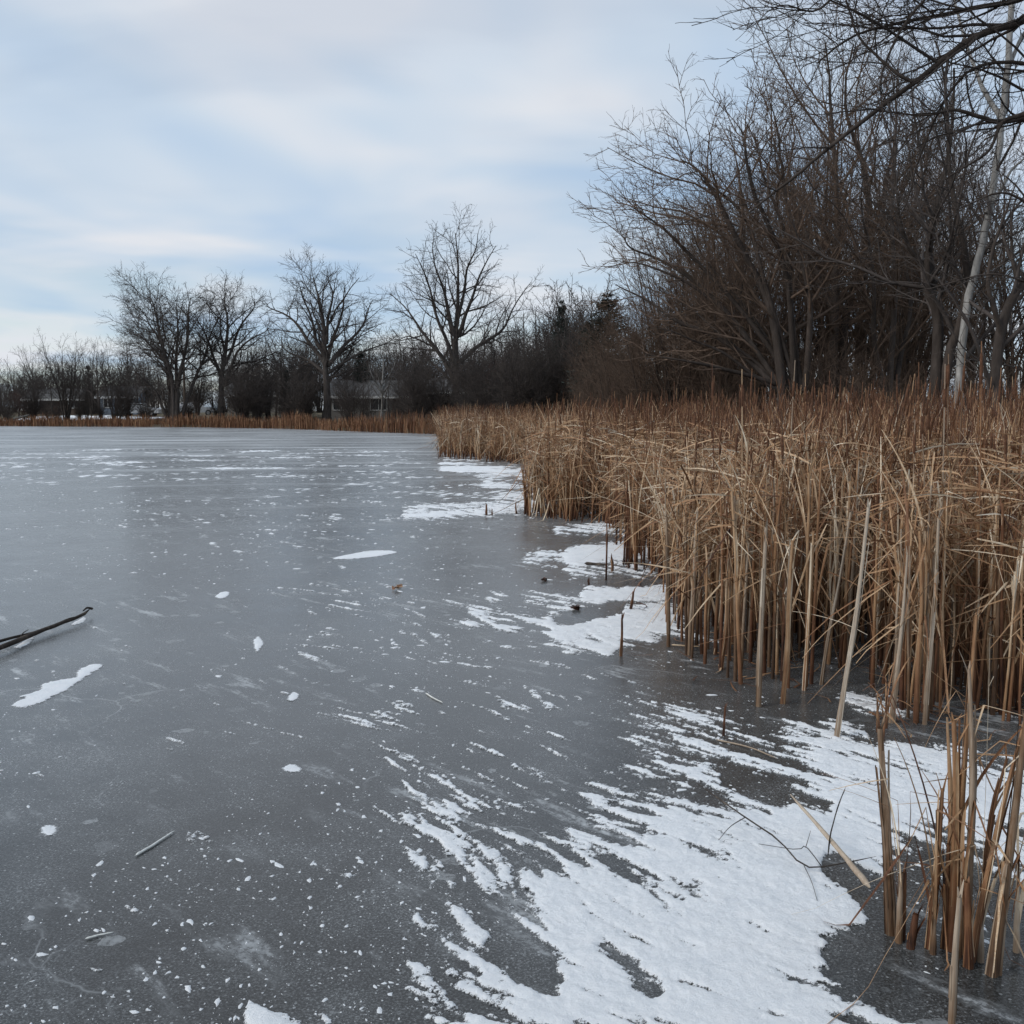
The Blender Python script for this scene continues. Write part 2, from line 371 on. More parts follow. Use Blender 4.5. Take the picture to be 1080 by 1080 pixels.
tag(ground, 'brown winter ground rising behind the lake shore', 'ground', kind='structure')
xs = np.concatenate([[-2500, -600, -200], np.linspace(-120, 40, 60), [100, 400, 2500]]); ys = np.concatenate([[-390, -100, -30], np.linspace(-5, 130, 60)])
X_, Y_ = np.meshgrid(xs, ys)
V, f = grid_mesh('ice', xs, ys, np.zeros(X_.shape))
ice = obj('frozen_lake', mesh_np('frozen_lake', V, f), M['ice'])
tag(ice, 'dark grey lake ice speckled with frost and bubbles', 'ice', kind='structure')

# ------------------------------------------------------------------ snow blown over the ice
wc, ws = math.cos(WIND), math.sin(WIND)
# where the photograph shows drifts: (x0, y0, x1, y1, radius, strength) in its pixels, laid out on the ice plane
DRIFT = [(330, 640, 650, 700, 60, .15), (430, 760, 720, 790, 70, .17), (150, 560, 450, 560, 40, .10), (300, 720, 460, 760, 40, .10), (560, 900, 800, 900, 60, .44), (640, 850, 860, 850, 40, .42), (480, 960, 640, 1060, 60, .36), (620, 1040, 840, 1085, 50, .80), (880, 800, 1000, 820, 40, .72), (860, 900, 920, 880, 40, .8), (780, 1030, 860, 1080, 40, .8), (900, 1060, 960, 1085, 20, .45), (1000, 870, 1080, 900, 30, .6), (600, 945, 760, 985, 44, .80), (620, 1000, 800, 1050, 46, .85), (720, 890, 880, 945, 48, .85), (850, 860, 1000, 840, 44, .85), (560, 1060, 720, 1085, 28, 0.75), (770, 950, 840, 985, 48, .85), (950, 840, 1090, 850, 44, 0.75),
         (470, 870, 640, 965, 60, 0.44), (500, 1010, 600, 1080, 50, 0.42), (430, 860, 520, 900, 30, 0.25), (660, 1060, 880, 1110, 40, 0.80), (500, 1095, 900, 1115, 24, 0.7),
         (700, 820, 860, 870, 50, 0.46), (690, 770, 900, 850, 44, 0.40), (850, 780, 1000, 800, 34, 0.52), (870, 735, 960, 750, 20, 0.42), (660, 745, 800, 800, 30, 0.28), (930, 700, 960, 705, 12, 0.3),
         (590, 662, 700, 655, 20, .92), (600, 680, 650, 684, 12, 0.62), (500, 653, 600, 662, 14, 0.48), (620, 628, 700, 626, 9, .95), (520, 632, 610, 632, 9, 0.40), (605, 588, 690, 578, 11, .95), (560, 588, 620, 590, 9, 0.42),
         (600, 603, 690, 602, 8, 0.45), (590, 560, 650, 556, 7, 0.55), (430, 541, 545, 536, 8, 0.58), (515, 505, 555, 530, 17, 0.50), (470, 492, 560, 500, 8, 0.62), (420, 520, 540, 520, 9, 0.30),
         (330, 642, 400, 636, 12, 0.22), (270, 1074, 340, 1080, 14, 0.65), (440, 1030, 470, 1060, 18, 0.45), (270, 520, 480, 510, 20, 0.14), (0, 490, 420, 480, 24, 0.14), (700, 560, 900, 560, 40, .5), (700, 660, 760, 690, 14, 0.5)]
BARE = [(965, 1015, 1090, 1030, 52, 1.0), (900, 990, 960, 990, 14, 0.6), (890, 1015, 940, 1040, 20, 0.6), (720, 700, 860, 735, 26, 0.55), (590, 655, 650, 643, 7, 0.9), (660, 700, 720, 700, 14, .9), (930, 770, 1080, 775, 14, .5), (880, 915, 925, 945, 14, 1.2),
        (640, 1000, 690, 1045, 12, .55), (530, 1000, 575, 1040, 16, 0.55), (770, 820, 870, 850, 9, .55)]
def snow_field(X, Y):
    px, py = to_px(X, Y)
    bias = np.full(X.shape, -0.585)
    def cap(a, b, c, d, r):
        t = np.clip(((px - a) * (c - a) + (py - b) * (d - b)) / ((c - a) ** 2 + (d - b) ** 2 + 1e-6), 0, 1)
        q = np.hypot(px - a - t * (c - a), py - b - t * (d - b)) / r
        return np.clip(1.35 - q, 0, 1) ** 0.8
    add = np.zeros(X.shape)
    for a, b, c, d, r, s in DRIFT: add = np.maximum(add, s * cap(a, b, c, d, r))
    for a, b, c, d, r, s in BARE: add = add - s * cap(a, b, c, d, r)
    wx = X + perlin(X * 0.8, Y * 0.8, 11) * 0.25; wy = Y + perlin(X * 0.8 + 9, Y * 0.8, 12) * 0.25
    s_ = wx * wc + wy * ws; t_ = -wx * ws + wy * wc
    n = 0.38 * perlin(s_ / 0.60, t_ / 0.10, 21) + 0.33 * perlin(s_ / 0.26, t_ / 0.050, 22) + 0.21 * perlin(s_ / 0.10, t_ / 0.024, 23) + 0.15 * perlin(X / 0.022, Y / 0.022, 24) + 0.10 * perlin(X / 0.011, Y / 0.011, 26)
    far = np.clip((Y - 9) / 14, 0, 1)
    n = n + far * 0.45 * perlin(X / 2.2 + 3, Y / 1.3, 25)
    return bias + .03 + add * 1.33 + n * (1.2 + 0.1 * far)
def snow_patch_mesh(x0, x1, y0, y1, dx, dy, hs):
    xs = np.arange(x0, x1 + dx / 2, dx); ys = np.arange(y0, y1 + dy / 2, dy)
    X, Y = np.meshgrid(xs, ys); fl = snow_field(X, Y)
    fl = np.where(shore_dist(X, Y) > 1.0, -1, fl)
    h = np.clip(fl, -0.4, 0.9)
    tex = 1 + 0.35 * perlin(X / 0.11, Y / 0.11, 31) + 0.25 * perlin(X / 0.04, Y / 0.04, 32)
    Z = np.where(h > 0, hs * (1 - np.exp(-h * 4.5)) * tex + 0.0015, h * 0.03)
    if dx < .02: Z = np.where(h > 0, Z + np.clip(h * 6, 0, 1) * (.0022 * perlin(X / .019, Y / .019, 33) + .0012 * perlin(X / .0105, Y / .0105, 34)), Z)
    V, f = grid_mesh('s', xs, ys, Z)
    inside = (h.ravel() > 0)[f].any(1)
    f = f[inside]; used = np.unique(f); remap = np.full(len(V), -1); remap[used] = np.arange(len(used))
    return V[used], remap[f], np.clip(h.ravel()[used], 0, 1)
parts = [snow_patch_mesh(-3.2, 3.2, 2.35, 5.6, 0.0075, 0.0075, 0.010), snow_patch_mesh(-4.6, 4.4, 5.6, 9.0, 0.016, 0.018, 0.011),
         snow_patch_mesh(-9, 8, 9.0, 18, 0.035, 0.05, 0.015), snow_patch_mesh(-22, 9, 18, 42, 0.10, 0.14, 0.012)]
V, f, t = join_np(parts)
snow = obj('snow', mesh_np('snow', V, f, True, t), M['drift_snow'])
tag(snow, 'thin white snow blown in ragged streaks across the dark ice', 'snow', kind='stuff')
def crumbs():
    r = np.random.RandomState(5); n = 12000
    Y = 2.4 * (30 / 2.4) ** (r.rand(n) ** 1.25); X = (r.rand(n) * 2 - 1) * (Y * 0.56 + 0.2)
    keep = (perlin(X * 0.7, Y * 0.35, 41) + 0.6 * perlin(X * 2.5, Y * 1.6, 42) + r.rand(n) * 0.35 > 0.32) & (shore_dist(X, Y) < -1)
    X, Y = X[keep], Y[keep]; n = len(X)
    size = np.exp(r.randn(n) * 0.85) * 0.0013 * (1 + Y * 0.20); size = np.minimum(size, 0.0022 + .0026 * Y)
    el = 1 + r.rand(n) * 1.8; an = WIND + r.randn(n) * 0.6 + np.where(X < 0, -0.4, 0)
    k = 7; th = np.arange(k) * 2 * np.pi / k
    rad = r.rand(n, k); rad = size[:, None] * (0.35 + 0.5 * (rad + rad * np.roll(rad, 1, 1)) + 0.7 * r.rand(n, 1) * np.cos(th * 2 + 6.28 * r.rand(n, 1)) ** 2)
    lx = rad * np.cos(th) * el[:, None]; ly = rad * np.sin(th)
    ca, sa = np.cos(an)[:, None], np.sin(an)[:, None]
    gx = X[:, None] + lx * ca - ly * sa; gy = Y[:, None] + lx * sa + ly * ca
    hh = np.minimum(size * 0.22, 0.0035) + 0.0008
    ring = np.stack([gx, gy, np.full_like(gx, -0.001)], -1)
    mid = np.stack([X[:, None] + (gx - X[:, None]) * 0.62, Y[:, None] + (gy - Y[:, None]) * 0.62, np.broadcast_to(hh[:, None] * 0.8, gx.shape)], -1)
    top = np.stack([X, Y, hh], -1)[:, None, :]
    V = np.concatenate([ring, mid, top], 1)
    i = np.arange(k); j = (i + 1) % k
    q = np.stack([i, j, j + k, i + k], -1); t3 = np.stack([i + k, j + k, np.full(k, 2 * k)], -1)
    off = (np.arange(n) * (2 * k + 1))[:, None, None]
    return mesh_np('snow_crumbs', V.reshape(-1, 3), (q[None] + off).reshape(-1, 4), True, None, (t3[None] + off).reshape(-1, 3))
tag(obj('snow_crumbs', crumbs(), M['snow']), 'small white snow crumbs scattered over the open ice', 'snow crumbs', kind='stuff')
def snow_patch(pix, label, h=0.006):
    """one separate flat patch: its outline on the ice, domed and rough"""
    pts = np.array([ground_pt(x, y)[:2] for x, y in pix]); c = pts.mean(0)
    for _ in range(2): pts = np.stack([pts * .75 + np.roll(pts, -1, 0) * .25, pts * .25 + np.roll(pts, -1, 0) * .75], 1).reshape(-1, 2)
    den = []; jit = min(.006, .03 * float(np.ptp(pts[:, 0])))
    for i in range(len(pts)):
        a, b = pts[i], pts[(i + 1) % len(pts)]
        for s in (0, .5):
            q = a + (b - a) * s; den.append(q + np.array([RNG.gauss(0, 1), RNG.gauss(0, 1.4)]) * jit)
    den = np.array(den); n = len(den)
    x0, y0 = den.min(0) - .02; x1, y1 = den.max(0) + .02
    gx = np.linspace(x0, x1, 70); gy = np.linspace(y0, y1, 90); X, Y = np.meshgrid(gx, gy)
    ins = np.zeros(X.shape, bool); dist = np.full(X.shape, 9.0)
    for i in range(n):
        (ax, ay), (bx, by) = den[i], den[(i + 1) % n]
        cr = ((ay > Y) != (by > Y)) & (X < (bx - ax) * (Y - ay) / (by - ay + 1e-12) + ax); ins ^= cr
        t = np.clip(((X - ax) * (bx - ax) + (Y - ay) * (by - ay)) / ((bx - ax) ** 2 + (by - ay) ** 2 + 1e-12), 0, 1)
        dist = np.minimum(dist, np.hypot(X - ax - t * (bx - ax), Y - ay - t * (by - ay)))
    sd_ = np.where(ins, dist, -dist)
    Z = np.where(sd_ > 0, h * (1 - np.exp(-sd_ * 60)) * (1 + .3 * perlin(X / .08, Y / .08, 51)) + .001, np.maximum(sd_, -.02) * 0.2)
    V, f = grid_mesh('p', gx, gy, Z); f = f[(sd_.ravel() > 0)[f].any(1)]
    used = np.unique(f); rm = np.full(len(V), -1); rm[used] = np.arange(len(used))
    V = V[used] - np.array([c[0], c[1], 0])
    o = obj('snow_patch', mesh_np('snow_patch', V, rm[f], True, np.clip(sd_.ravel()[used] * 14, 0, 1)), M['drift_snow'], None, (c[0], c[1], 0))
    tag(o, label, 'snow patch', 'separate snow patches on the open ice')
snow_patch([(8, 744), (30, 735), (14, 736), (45, 728), (40, 722), (62, 717), (82, 715), (78, 709), (95, 700), (112, 701), (103, 707), (88, 716), (70, 728), (45, 741), (24, 748)], 'long ragged fish-shaped snow patch below the fallen branch')
snow_patch([(224, 630), (234, 624), (244, 624), (241, 630), (232, 632)], 'small flat snow patch standing alone in mid ice')
snow_patch([(344, 590), (375, 583), (400, 580), (425, 582), (400, 587), (370, 590)], 'narrow lens-shaped snow patch beyond the brown leaf clump')
snow_patch([(266, 676), (272, 670), (279, 676), (277, 683), (270, 690), (268, 683)], 'small upright blotch of snow at the middle of the ice')
snow_patch([(300, 740), (307, 729), (318, 732), (312, 740)], 'small three-cornered snow patch left of the mid ice')
snow_patch([(294, 812), (303, 806), (312, 806), (322, 812), (308, 816)], 'thin greyish snow patch lying on near dark ice', 0.002)
snow_patch([(40, 880), (45, 869), (60, 871), (63, 876), (52, 884)], 'faint rounded snow patch near the ice at lower left', 0.002)

# ------------------------------------------------------------------ bare trees
def unit(v):
    l = math.sqrt(v[0] ** 2 + v[1] ** 2 + v[2] ** 2) + 1e-12; return (v[0] / l, v[1] / l, v[2] / l)
def rot_dir(t, ang, az):
    ref = (1, 0, 0) if abs(t[2]) > 0.8 else (0, 0, 1)
    a = unit((t[1] * ref[2] - t[2] * ref[1], t[2] * ref[0] - t[0] * ref[2], t[0] * ref[1] - t[1] * ref[0]))
    b = (t[1] * a[2] - t[2] * a[1], t[2] * a[0] - t[0] * a[2], t[0] * a[1] - t[1] * a[0])
    c, s = math.cos(ang), math.sin(ang); ca, sa = math.cos(az), math.sin(az)
    return tuple(t[i] * c + (a[i] * ca + b[i] * sa) * s for i in range(3))
def shoot(p, d, L, n, wig, up, rng):
    pts = [p]; st = L / (n - 1)
    for _ in range(n - 1):
        d = unit((d[0] + rng.gauss(0, wig), d[1] + rng.gauss(0, wig), d[2] + rng.gauss(0, wig) + up))
        p = (p[0] + d[0] * st, p[1] + d[1] * st, p[2] + d[2] * st); pts.append(p)
    return pts
def sample(pts, rads, t):
    k = t * (len(pts) - 1); i = min(int(k), len(pts) - 2); f_ = k - i
    a, b = pts[i], pts[i + 1]
    return tuple(a[j] + (b[j] - a[j]) * f_ for j in range(3)), unit((b[0] - a[0], b[1] - a[1], b[2] - a[2])), rads[i] + (rads[i + 1] - rads[i]) * f_
def plen(pts): return sum(math.dist(pts[i], pts[i + 1]) for i in range(len(pts) - 1))
def grow(out, pts, rads, lvl, cfg, rng):
    """children along a limb; cfg[lvl] = per metre, max count, length lo, hi, angle lo, hi, tmin, points, wiggle, up, sides, min radius"""
    if lvl >= len(cfg): return
    pm, mx, l0, l1, a0, a1, tmin, n, wig, up, sides, rmin = cfg[lvl]
    L = plen(pts); cnt = max(2, min(mx, int(L * pm + rng.random())))
    az = rng.random() * 6.283
    for i in range(cnt):
        t = tmin + (1 - tmin) * (i + rng.random()) / cnt
        t = min(t, 0.985)
        p, tg, r = sample(pts, rads, t); az += 2.4 + rng.uniform(-.5, .5)
        d = rot_dir(tg, math.radians(rng.uniform(a0, a1)), az)
        if d[2] < -0.35: d = unit((d[0], d[1], d[2] * 0.3))
        l = L * rng.uniform(l0, l1) * (1.12 - 0.62 * t)
        if l < 0.12: continue
        rr = max(rmin, min(r * 0.62, r * rng.uniform(0.42, 0.62)))
        q = shoot(p, d, l, n, wig, up, rng)
        re = [max(rmin * 0.55, rr * (1 - 0.75 * k / (n - 1))) for k in range(n)]
        out.setdefault(lvl + 1, []).append((q, re, sides))
        grow(out, q, re, lvl + 1, cfg, rng)
def tube_mesh(name, polys):
    V, f, t = tubes(polys); return mesh_np(name, V, f)
def smooth_line(pts, n):                               # a spline through a few points
    P = np.array(pts, float)
    if len(P) == 2: P = np.array([P[0], (P[0] * .5 + P[1] * .5), P[1]])
    Q = np.vstack([2 * P[0] - P[1], P, 2 * P[-1] - P[-2]]); out = []
    m = len(P) - 1
    for k in range(n):
        u = k / (n - 1) * m; i = min(int(u), m - 1); t = u - i
        a, b, c, d = Q[i], Q[i + 1], Q[i + 2], Q[i + 3]
        out.append(tuple(0.5 * (2 * b + (c - a) * t + (2 * a - 5 * b + 4 * c - d) * t * t + (3 * b - a - 3 * c + d) * t ** 3)))
    return out
FAR_CFG = [(1.6, 18, 0.28, 0.58, 28, 62, 0.18, 6, 0.17, 0.04, 4, 0.026), (2.6, 12, 0.35, 0.66, 28, 60, 0.12, 5, 0.20, 0.03, 3, 0.018), (4.0, 9, 0.38, 0.72, 25, 60, 0.12, 3, 0.22, 0.02, 3, 0.0135)]
def hero(name, label, cat, bx, Y, limbs, cfg, seed, mat, tmat, group=None, zbase=None, name_limb='limb', wob=1.0, lr=1.0, shrink=1.0):
    """a tree whose main limbs follow the photograph; each limb keeps its own depth"""
    rng = random.Random(seed); x0 = (bx - 540) / F * Y
    z0 = gz(x0, Y) - 0.15 if zbase is None else zbase
    root = empty(name, (x0, Y, z0)); tag(root, label, cat, group)
    out = {}; tr = []
    for k, (pix, r0, r1) in enumerate(limbs):
        r0 = r0 * (lr if k else 1); r1 = r1 * (.75 if shrink < 1 else 1)
        pts = [at(bx + (px - bx) * shrink, 445 + (py - 445) * shrink, Y) for px, py in pix]
        dep = rng.uniform(-.7, 1) * wob if k else 0.0
        L = plen(pts); acc = 0; q = []
        for i, p in enumerate(pts):
            if i: acc += math.dist(p, pts[i - 1])
            q.append((p[0] - x0, dep * 0.38 * acc, p[2] - z0))
        if k == 0 or pix[0][1] > HOR - 12: q[0] = (q[0][0], q[0][1], min(q[0][2], 0.0))
        n = max(8, len(q) * 4); q = smooth_line(q, n)
        f1, f2, A_ = rng.random() * 6.28, rng.random() * 6.28, (.020 if k else .008) * L
        q = [(p[0] + A_ * math.sin(i / n * 9 + f1) * min(1, i / 4), p[1] + A_ * math.sin(i / n * 8 + f2) * min(1, i / 4), p[2] + A_ * .5 * math.sin(i / n * 11 + f2) * min(1, i / 4)) for i, p in enumerate(q)]
        q = [q[0]] + [(p[0] + rng.gauss(0, .012 * L / n * 2), p[1] + rng.gauss(0, .012 * L / n * 2), p[2]) for p in q[1:]]
        rd = [r0 + (r1 - r0) * (i / (n - 1)) ** 0.75 for i in range(n)]
        if k == 0 or pix[0][1] > HOR - 12:
            rd[0] *= 1.5; rd[1] *= 1.12
        tr.append((q, rd, 8)); grow(out, q, rd, 0, cfg, rng)
    trunk = obj('trunk', tube_mesh('trunk', tr[:1]), mat, root)
    for q in tr[1:]: obj(name_limb, tube_mesh(name_limb, [q]), mat, trunk)
    crown = obj('crown', tube_mesh('crown', sum((out[l] for l in sorted(out)), [])), tmat, root)
    return root

# far shore trees, left to right
hero('bare_tree', 'wide many-stemmed bare tree fanning out, leftmost of the tall shore trees', 'tree', 184, 102, [
    ([(186, 445), (190, 400), (196, 360), (200, 325), (204, 300)], 0.30, 0.05), ([(182, 446), (176, 400), (162, 368), (145, 350), (124, 336)], 0.25, 0.04),
    ([(180, 445), (170, 395), (156, 350), (140, 325), (128, 312)], 0.22, 0.04), ([(184, 445), (180, 390), (170, 340), (160, 310), (155, 298)], 0.25, 0.04),
    ([(190, 445), (200, 395), (214, 360), (222, 330), (230, 305)], 0.22, 0.04), ([(179, 446), (165, 415), (148, 395), (140, 385)], 0.2, 0.03), ([(186, 420), (184, 360), (180, 325), (181, 297)], 0.22, 0.035)],
     FAR_CFG, 11, M['bark'], M['twig'], shrink=.90)
hero('bare_tree', 'dark bare tree with upright forked trunk right beside the fanning tree', 'tree', 233, 104, [
    ([(233, 440), (235, 395), (238, 355), (240, 325), (238, 303)], 0.36, 0.05), ([(234, 395), (222, 365), (210, 340), (200, 318)], 0.26, 0.04), ([(236, 400), (252, 370), (272, 350), (292, 338)], 0.28, 0.04),
    ([(237, 380), (250, 345), (262, 318), (268, 305)], 0.25, 0.04), ([(235, 405), (255, 392), (280, 375), (300, 372)], 0.2, 0.03), ([(238, 370), (230, 335), (224, 312)], 0.2, 0.03)],
     FAR_CFG, 12, M['bark'], M['twig'], lr=.75, shrink=.92)
hero('bare_tree', 'round-crowned bare tree with thick trunk and many crooked rising limbs', 'tree', 345, 96, [
    ([(344, 447), (345, 405), (343, 365), (340, 330), (334, 300), (330, 278)], 0.44, 0.05), ([(343, 378), (325, 352), (305, 330), (285, 315), (272, 308)], 0.30, 0.04), ([(342, 368), (328, 340), (318, 308), (310, 285)], 0.28, 0.04),
    ([(345, 372), (355, 340), (362, 308), (366, 284)], 0.30, 0.04), ([(346, 380), (368, 352), (385, 325), (396, 300)], 0.30, 0.04), ([(346, 388), (372, 370), (398, 358), (412, 352)], 0.24, 0.03),
    ([(344, 355), (348, 320), (350, 295), (347, 276)], 0.24, 0.04), ([(343, 388), (318, 372), (298, 362), (283, 352)], 0.22, 0.03), ([(345, 395), (365, 388), (385, 380)], 0.18, 0.03)],
     FAR_CFG, 13, M['bark'], M['twig'], lr=.78, shrink=.91)
hero('bare_tree', 'tallest bare shore tree with open crown and long limb reaching right', 'tree', 480, 82, [
    ([(479, 445), (480, 405), (482, 360), (483, 320), (482, 280), (480, 236)], 0.40, 0.04), ([(479, 398), (462, 372), (445, 345), (428, 322), (402, 298)], 0.30, 0.035), ([(480, 385), (466, 340), (452, 300), (438, 262)], 0.26, 0.03),
    ([(482, 355), (470, 315), (462, 280), (456, 248)], 0.24, 0.03), ([(484, 380), (505, 362), (528, 345), (545, 318), (566, 290)], 0.28, 0.03), ([(483, 350), (497, 318), (506, 282), (528, 252)], 0.26, 0.03),
    ([(483, 330), (492, 290), (500, 262), (505, 240)], 0.2, 0.03), ([(481, 392), (455, 362), (432, 350), (412, 352)], 0.18, 0.025), ([(480, 402), (462, 388), (448, 372), (440, 352)], 0.18, 0.025), ([(484, 395), (500, 388), (520, 378), (540, 372)], 0.16, 0.025)],
     [(1.4, 15, 0.28, 0.55, 28, 60, 0.22, 6, 0.17, 0.04, 4, 0.022), (2.3, 10, 0.35, 0.64, 28, 60, 0.15, 5, 0.2, 0.03, 3, 0.015), (3.6, 8, 0.38, 0.72, 25, 60, 0.15, 3, 0.22, 0.02, 3, 0.0115)], 14, M['bark'], M['twig'], lr=.78, shrink=.95)
hero('bare_tree', 'pale-trunked forked tree standing by the low grey house', 'tree', 403, 93, [
    ([(402, 440), (403, 420), (404, 400), (404, 372)], 0.16, 0.04), ([(403, 415), (396, 402), (390, 385)], 0.11, 0.03), ([(403, 412), (410, 398), (416, 380)], 0.11, 0.03)],
     FAR_CFG[1:], 15, M['pale'], M['pale_twig'])

# seedling variants for the rest of the shore: built once, copied with their parts
def auto_tree(seed, Ht, stems, spread, cfg, r0, clear=0.3, mats=('bark', 'twig')):
    rng = random.Random(seed); tr = []; out = {}
    for s in range(stems):
        a = rng.random() * 6.283 if s else 0.3
        lean = (spread * rng.uniform(.5, 1.0) if stems > 1 else spread * 0.15)
        h = Ht * rng.uniform(0.78, 1.0)
        top = (math.cos(a) * h * lean, math.sin(a) * h * lean, h)
        b = (math.cos(a) * 0.15 * (stems > 1), math.sin(a) * 0.15 * (stems > 1), 0)
        mid = (b[0] + (top[0] - b[0]) * .35 + rng.gauss(0, .02) * h, b[1] + (top[1] - b[1]) * .35 + rng.gauss(0, .02) * h, h * .45)
        q = smooth_line([b, mid, top], 12); rr = r0 * rng.uniform(.7, 1)
        rd = [rr * (1 - 0.88 * (i / 11) ** .8) for i in range(12)]; rd[0] *= 1.35
        tr.append((q, rd, 6)); grow(out, q, rd, 0, cfg, rng)
    return tube_mesh('trunk', tr), tube_mesh('crown', sum((out[l] for l in sorted(out)), [])), mats
C1 = [(1.6, 18, 0.30, 0.50, 25, 55, 0.22, 5, 0.12, 0.07, 4, 0.020), (1.9, 9, 0.35, 0.6, 28, 55, 0.12, 4, 0.15, 0.05, 3, 0.013), (3.2, 7, 0.38, 0.7, 25, 55, 0.12, 3, 0.18, 0.03, 3, 0.009)]
C2 = [(1.8, 13, 0.28, 0.5, 18, 45, 0.12, 4, 0.12, 0.06, 4, 0.016), (2.6, 8, 0.35, 0.65, 20, 50, 0.1, 4, 0.15, 0.05, 3, 0.011), (4.0, 6, 0.4, 0.7, 20, 50, 0.1, 3, 0.16, 0.04, 3, 0.0085)]
VAR = {'upright': auto_tree(31, 12, 1, 0.2, C1, 0.22), 'broad': auto_tree(32, 11, 2, 0.25, C1, 0.22), 'clump': auto_tree(33, 8.5, 7, 0.32, C2, 0.12),
       'slender': auto_tree(34, 11, 1, 0.25, [(1.5, 14, 0.2, 0.36, 22, 45, .3, 4, .12, .08, 3, .016)] + C1[1:2] + C1[2:], 0.14), 'brush': auto_tree(35, 3.6, 11, 0.55, [(3.2, 10, .3, .6, 18, 50, .1, 4, .16, .05, 3, .010), (5, 7, .35, .7, 20, 55, .1, 3, .2, .03, 3, .007)], 0.035),
       'redbrush': auto_tree(36, 4.2, 12, 0.45, [(3.2, 11, .3, .6, 15, 45, .1, 4, .15, .06, 3, .010), (5, 7, .35, .7, 20, 50, .1, 3, .2, .03, 3, .007)], 0.035, mats=('red_twig', 'red_twig')), 'mass': auto_tree(41, 7, 13, 0.42, [(2.0, 13, .26, .5, 18, 55, .08, 4, .14, .05, 4, .020), (3.0, 8, .36, .68, 22, 55, .08, 4, .17, .03, 3, .014), (4.4, 6, .4, .72, 22, 55, .08, 3, .18, .02, 3, .011)], 0.085), 'mass2': auto_tree(42, 7, 10, 0.35, [(2.0, 13, .26, .5, 18, 50, .08, 4, .14, .06, 4, .020), (3.0, 8, .36, .68, 22, 55, .08, 4, .17, .04, 3, .014), (4.4, 6, .4, .72, 22, 55, .08, 3, .18, .02, 3, .011)], 0.09),
       'upright2': auto_tree(37, 12, 1, 0.3, C1, 0.24), 'clump2': auto_tree(38, 9, 5, 0.38, C2, 0.13)}
def plant(kind, px, Y, Ht, label, group, cat='tree', name='bare_tree', sx=1.0, rz=None, base_h={'brush': 3.6, 'redbrush': 4.2, 'clump': 8.5, 'clump2': 9, 'mass': 7, 'mass2': 7, 'broad': 11, 'slender': 11}):
    tm, cm, mats = VAR[kind]
    x = (px - 540) / F * Y
    o = empty(name, (x, Y, gz(x, Y) - 0.08), RNG.random() * 6.283 if rz is None else rz)
    s = Ht / base_h.get(kind, 12); o.scale = (s * sx, s * sx, s); tag(o, label, cat, group)
    obj('trunk', tm, M[mats[0]], o); obj('crown', cm, M[mats[1]], o)
    return o
MARKS = [(0, 'the left picture edge'), (72, 'the rounded many-stemmed tree'), (127, 'the pale blue house'), (184, 'the wide fanning tree'), (233, 'the dark forked tree'), (304, 'the small dark spruce'), (345, 'the round-crowned tree'),
         (403, 'the pale forked tree'), (480, 'the tallest shore tree'), (545, 'the far reed point'), (592, 'the slim tufted pine'), (640, 'the broad dark pine'), (668, 'the cream house'), (740, 'the arching willow limbs'), (832, 'the willow stems'), (880, 'the two-trunked dark tree'), (938, 'the slender bare stems'), (985, 'the leaning paired trunks'), (1012, 'the pale silver-barked tree'), (1046, 'the trunk leaning out at right')]
def near_mark(px):
    m = min(MARKS, key=lambda q: abs(q[0] - px)); d = px - m[0]
    return ('close to ' if abs(d) < 6 else 'just left of ' if d < 0 else 'just right of ') + m[1]
G1 = 'bare trees crowding the far shore'
far = [('clump', 72, 106, 8.4, 'rounded many-stemmed bare tree at the far shore, left of the fanning tree', 1.0), ('upright', 22, 118, 6.8, 'bare tree with rusty brush below, near the left edge of the far shore', 1.1),
       ('broad', 2, 121, 7.2, 'bare tree cut by the left edge of the far shore', 1.1), ('clump2', 122, 112, 8.6, 'grey bare tree filling the gap between rounded clump and fanning tree', .8), ('upright2', 140, 128, 9.5, 'taller thin bare tree behind the gap left of the fanning tree', 1.0)]
for kind, px, Y, Ht, lab, sx in far: plant(kind, px, Y, Ht, lab, G1, sx=sx)
